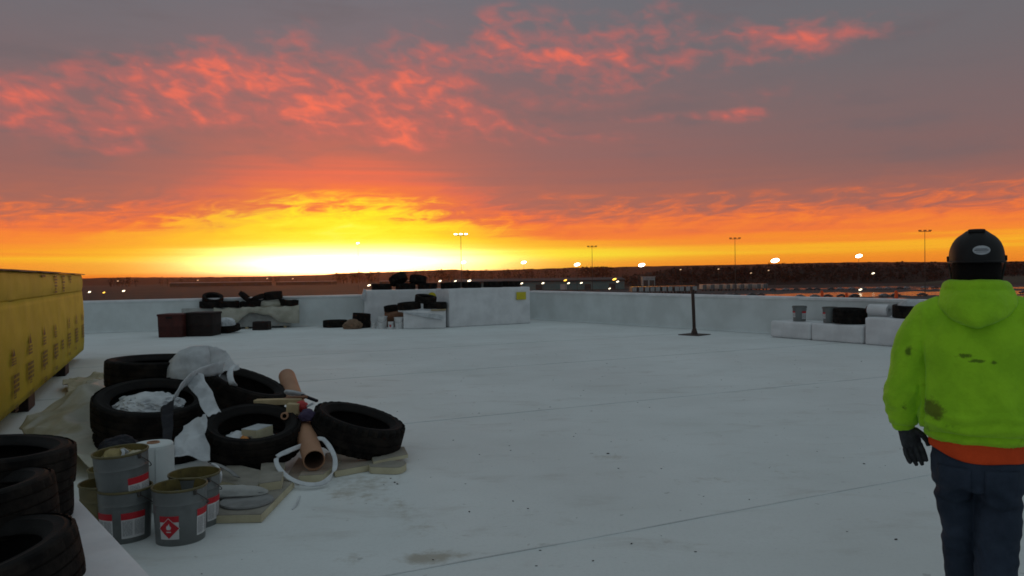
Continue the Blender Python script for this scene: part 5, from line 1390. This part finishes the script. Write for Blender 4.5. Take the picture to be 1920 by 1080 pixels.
    # ---- boots
    for s_, x, y in ((-1, -.066, .115), (1, .073, -.215)):
        t = MB()
        rows = []
        for z, l, w, yo in ((.0, .145, .052, .055), (.02, .148, .054, .055), (.022, .142, .05, .055), (.06, .135, .048, .05), (.09, .10, .046, .02), (.13, .062, .05, -.01), (.18, .062, .055, -.015)):
            rows.append([Vector((x + w * math.copysign(abs(math.cos(a)) ** .8, math.cos(a)), y + yo + l * math.sin(a), z + .003)) for a in [2 * math.pi * k_ / 24 for k_ in range(24)]])
        t.rings(rows); bo = t.build('boot', 'leather', body, smooth=40)
    # ---- gloves: palm, four bent fingers and a thumb
    for s_ in (-1, 1):
        w0 = Vector((s_ * .314, .06, .962)); dn = Vector((-s_ * .30, .12, -.95)).normalized()
        sd_ = Vector((-s_ * .95, .25, -.2)); sd_ = (sd_ - dn * sd_.dot(dn)).normalized()        # across the palm, towards the thumb
        pn = dn.cross(sd_).normalized(); pn = pn if pn.y < 0 else -pn                       # palm turned back
        gl = MB()
        def at(u, v, w): return w0 + dn * u + sd_ * v + pn * w
        gl.tube([at(-.035, 0, 0), at(.0, 0, 0), at(.03, .002, .0), at(.065, .002, .002), at(.092, 0, .004)], [(.036, .034), (.033, .029), (.040, .021), (.046, .020), (.040, .016)][0:5] if False else [.036, .034, .035, .034, .030], 16)
        for v in gl.bm.verts:           # flatten the palm across its thickness
            r_ = v.co - w0; u = r_.dot(dn); t_ = r_.dot(pn); sv = r_.dot(sd_)
            k_ = 1 if u < 0 else max(.45, 1 - u * 12)
            v.co += pn * (t_ * (k_ - 1)) + sd_ * (sv * .28 * min(1, max(0, u * 20)))
        for vv, L_, cu in ((.034, .072, .55), (.012, .080, .6), (-.011, .074, .7), (-.032, .058, .85)):
            a0 = at(.082, vv, .004); a1 = at(.082 + L_ * .42, vv * 1.06, .006 + L_ * .14 * cu); a2 = at(.082 + L_ * .75, vv * 1.05, .006 + L_ * .42 * cu); a3 = at(.082 + L_ * .92, vv, .008 + L_ * .72 * cu)
            gl.tube([a0, a1, a2, a3], [.0115, .0112, .0103, .0085], 10)
        gl.tube([at(.02, .032, .004), at(.048, .055, .014), at(.074, .064, .022), at(.094, .062, .028)], [.015, .0135, .012, .0095], 10)
        for v in gl.bm.verts: v.co = w0 + (v.co - w0) * 1.13
        o = gl.build('glove', 'glove', body)
        bake(o, [('REMESH', dict(mode='VOXEL', voxel_size=.0035, use_smooth_shade=True)), ('SMOOTH', dict(factor=.5, iterations=3))])
        displace(o, lambda p, n: .0012 * mn.noise(p * 60))
        cf = MB(); cf.tube([at(-.05, 0, 0), at(-.02, 0, 0), at(.004, 0, 0)], [.042, .041, .037], 18); cf.build('cuff', 'glove', o, smooth='all')
    # ---- hard hat
    hh = MB(); rows = []
    HW, HL, HT = .119, .146, .133; zb = 1.728
    for t in [0, .06, .15, .3, .45, .6, .72, .82, .9, .95, .985]:
        k_ = (1 - t ** 2.5) ** (1 / 2.2); rows.append(ell(zb + HT * t, HW * k_, HL * k_, 0, .0, 48, 2.1))
    hh.rings(rows)
    for v in hh.bm.verts:
        t = (v.co.z - zb) / HT
        if t > .35 and abs(v.co.x) < .046:   # raised ridge front to back
            v.co.z += .010 * min(1, (t - .35) / .3) * (1 if abs(v.co.x) < .036 else .5)
    hat = hh.build('hard_hat', 'hard_hat', body, smooth=45)
    MB().box((0, -.01, zb + HT - .003), (.074, .16, .016), bev=.007).build('ridge', 'hard_hat', hat, smooth=40)
    br = MB(); ri = []; ro = []; n = 64
    for k_ in range(n):
        a = 2 * math.pi * k_ / n; ca, sa = math.cos(a), math.sin(a)
        e = .005 + .058 * max(0, sa) ** 4 
        ri.append((ca, sa)); ro.append(e)
    r1 = [Vector((HW * .98 * c_, HL * .98 * s_, zb + .006)) for c_, s_ in ri]; r2 = [Vector(((HW + e) * c_, (HL + e) * s_, zb - .002 - .25 * (e - .01))) for (c_, s_), e in zip(ri, ro)]
    r3 = [v - Vector((0, 0, .006)) for v in r2]; r4 = [v - Vector((0, 0, .010)) for v in r1]
    br.rings([r1, r2, r3, r4, r1], False)
    bmesh.ops.remove_doubles(br.bm, verts=br.bm.verts, dist=1e-5)
    br.build('brim', 'hard_hat', hat, smooth=40)
    for s_ in (-1, 1):
        MB().box((s_ * (HW + .002), -.005, zb + .012), (.010, .04, .024), bev=.003).build('slot', 'hard_hat', hat)
    MB().tube(spline([(-.118, -.02, zb - .005), (-.112, .0, 1.69), (-.09, .04, 1.62), (0, .10, 1.575), (.09, .04, 1.62), (.112, .0, 1.69), (.118, -.02, zb - .005)], 5), .006, 8, flat=.4).build('chin_strap', 'hard_hat', hat)
    # oval emblem sticker with illegible lines on the back of the hat
    def hs(x, z, off):
        t = (z - zb) / HT; k_ = (1 - t ** 2.5) ** (1 / 2.2); ax, ay = HW * k_, HL * k_
        return Vector((x, -ay * (1 - abs(x / ax) ** 2.1) ** (1 / 2.1) - off, z))
    em = MB(); cx, cz = .018, zb + .046; ctr = em.bm.verts.new(hs(cx, cz, .0015))
    prev = None; rings_ = []
    for k_ in (.33, .66, 1):
        rings_.append([em.bm.verts.new(hs(cx + .036 * k_ * math.cos(a), cz + .0195 * k_ * math.sin(a), .0015)) for a in [2 * math.pi * i / 32 for i in range(32)]])
    for i in range(32):
        em.bm.faces.new((ctr, rings_[0][i], rings_[0][(i + 1) % 32]))
        for a_, b_ in zip(rings_, rings_[1:]): em.bm.faces.new((a_[i], b_[i], b_[(i + 1) % 32], a_[(i + 1) % 32]))
    eo = em.build('emblem', 'emblem', hat, smooth='all')
    ink = MB()
    for z_, x0, x1, t_ in ((.006, -.024, .024, .0022), (.0, -.029, .029, .004), (-.008, -.022, .022, .002)):
        rows = []
        for i in range(13):
            x = cx + x0 + (x1 - x0) * i / 12; rows.append([hs(x, cz + z_ - t_ / 2, .003), hs(x, cz + z_ + t_ / 2, .003)])
        ink.rings(rows, False, False)
    ink.build('emblem_lines', 'emblem_ink', eo)
person()

# ------------------------------------------------------------------ thin evening haze
def haze():
    o = MB().box((0, 1650, 24), (7400, 4000, 76)).build('haze', 'wet')
    m = bpy.data.materials.new('haze'); m.use_nodes = True; nt = NT(m.node_tree); nt.n.clear()
    v = nt.n.new('ShaderNodeVolumePrincipled'); v.inputs['Color'].default_value = (.95, .46, .30, 1)
    v.inputs['Density'].default_value = .00005; v.inputs['Anisotropy'].default_value = .8
    out = nt.n.new('ShaderNodeOutputMaterial'); nt.l.new(v.outputs[0], out.inputs['Volume'])
    o.data.materials.clear(); o.data.materials.append(m)
    tag(o, 'thin evening haze lying over the far country', kind='stuff')
haze()
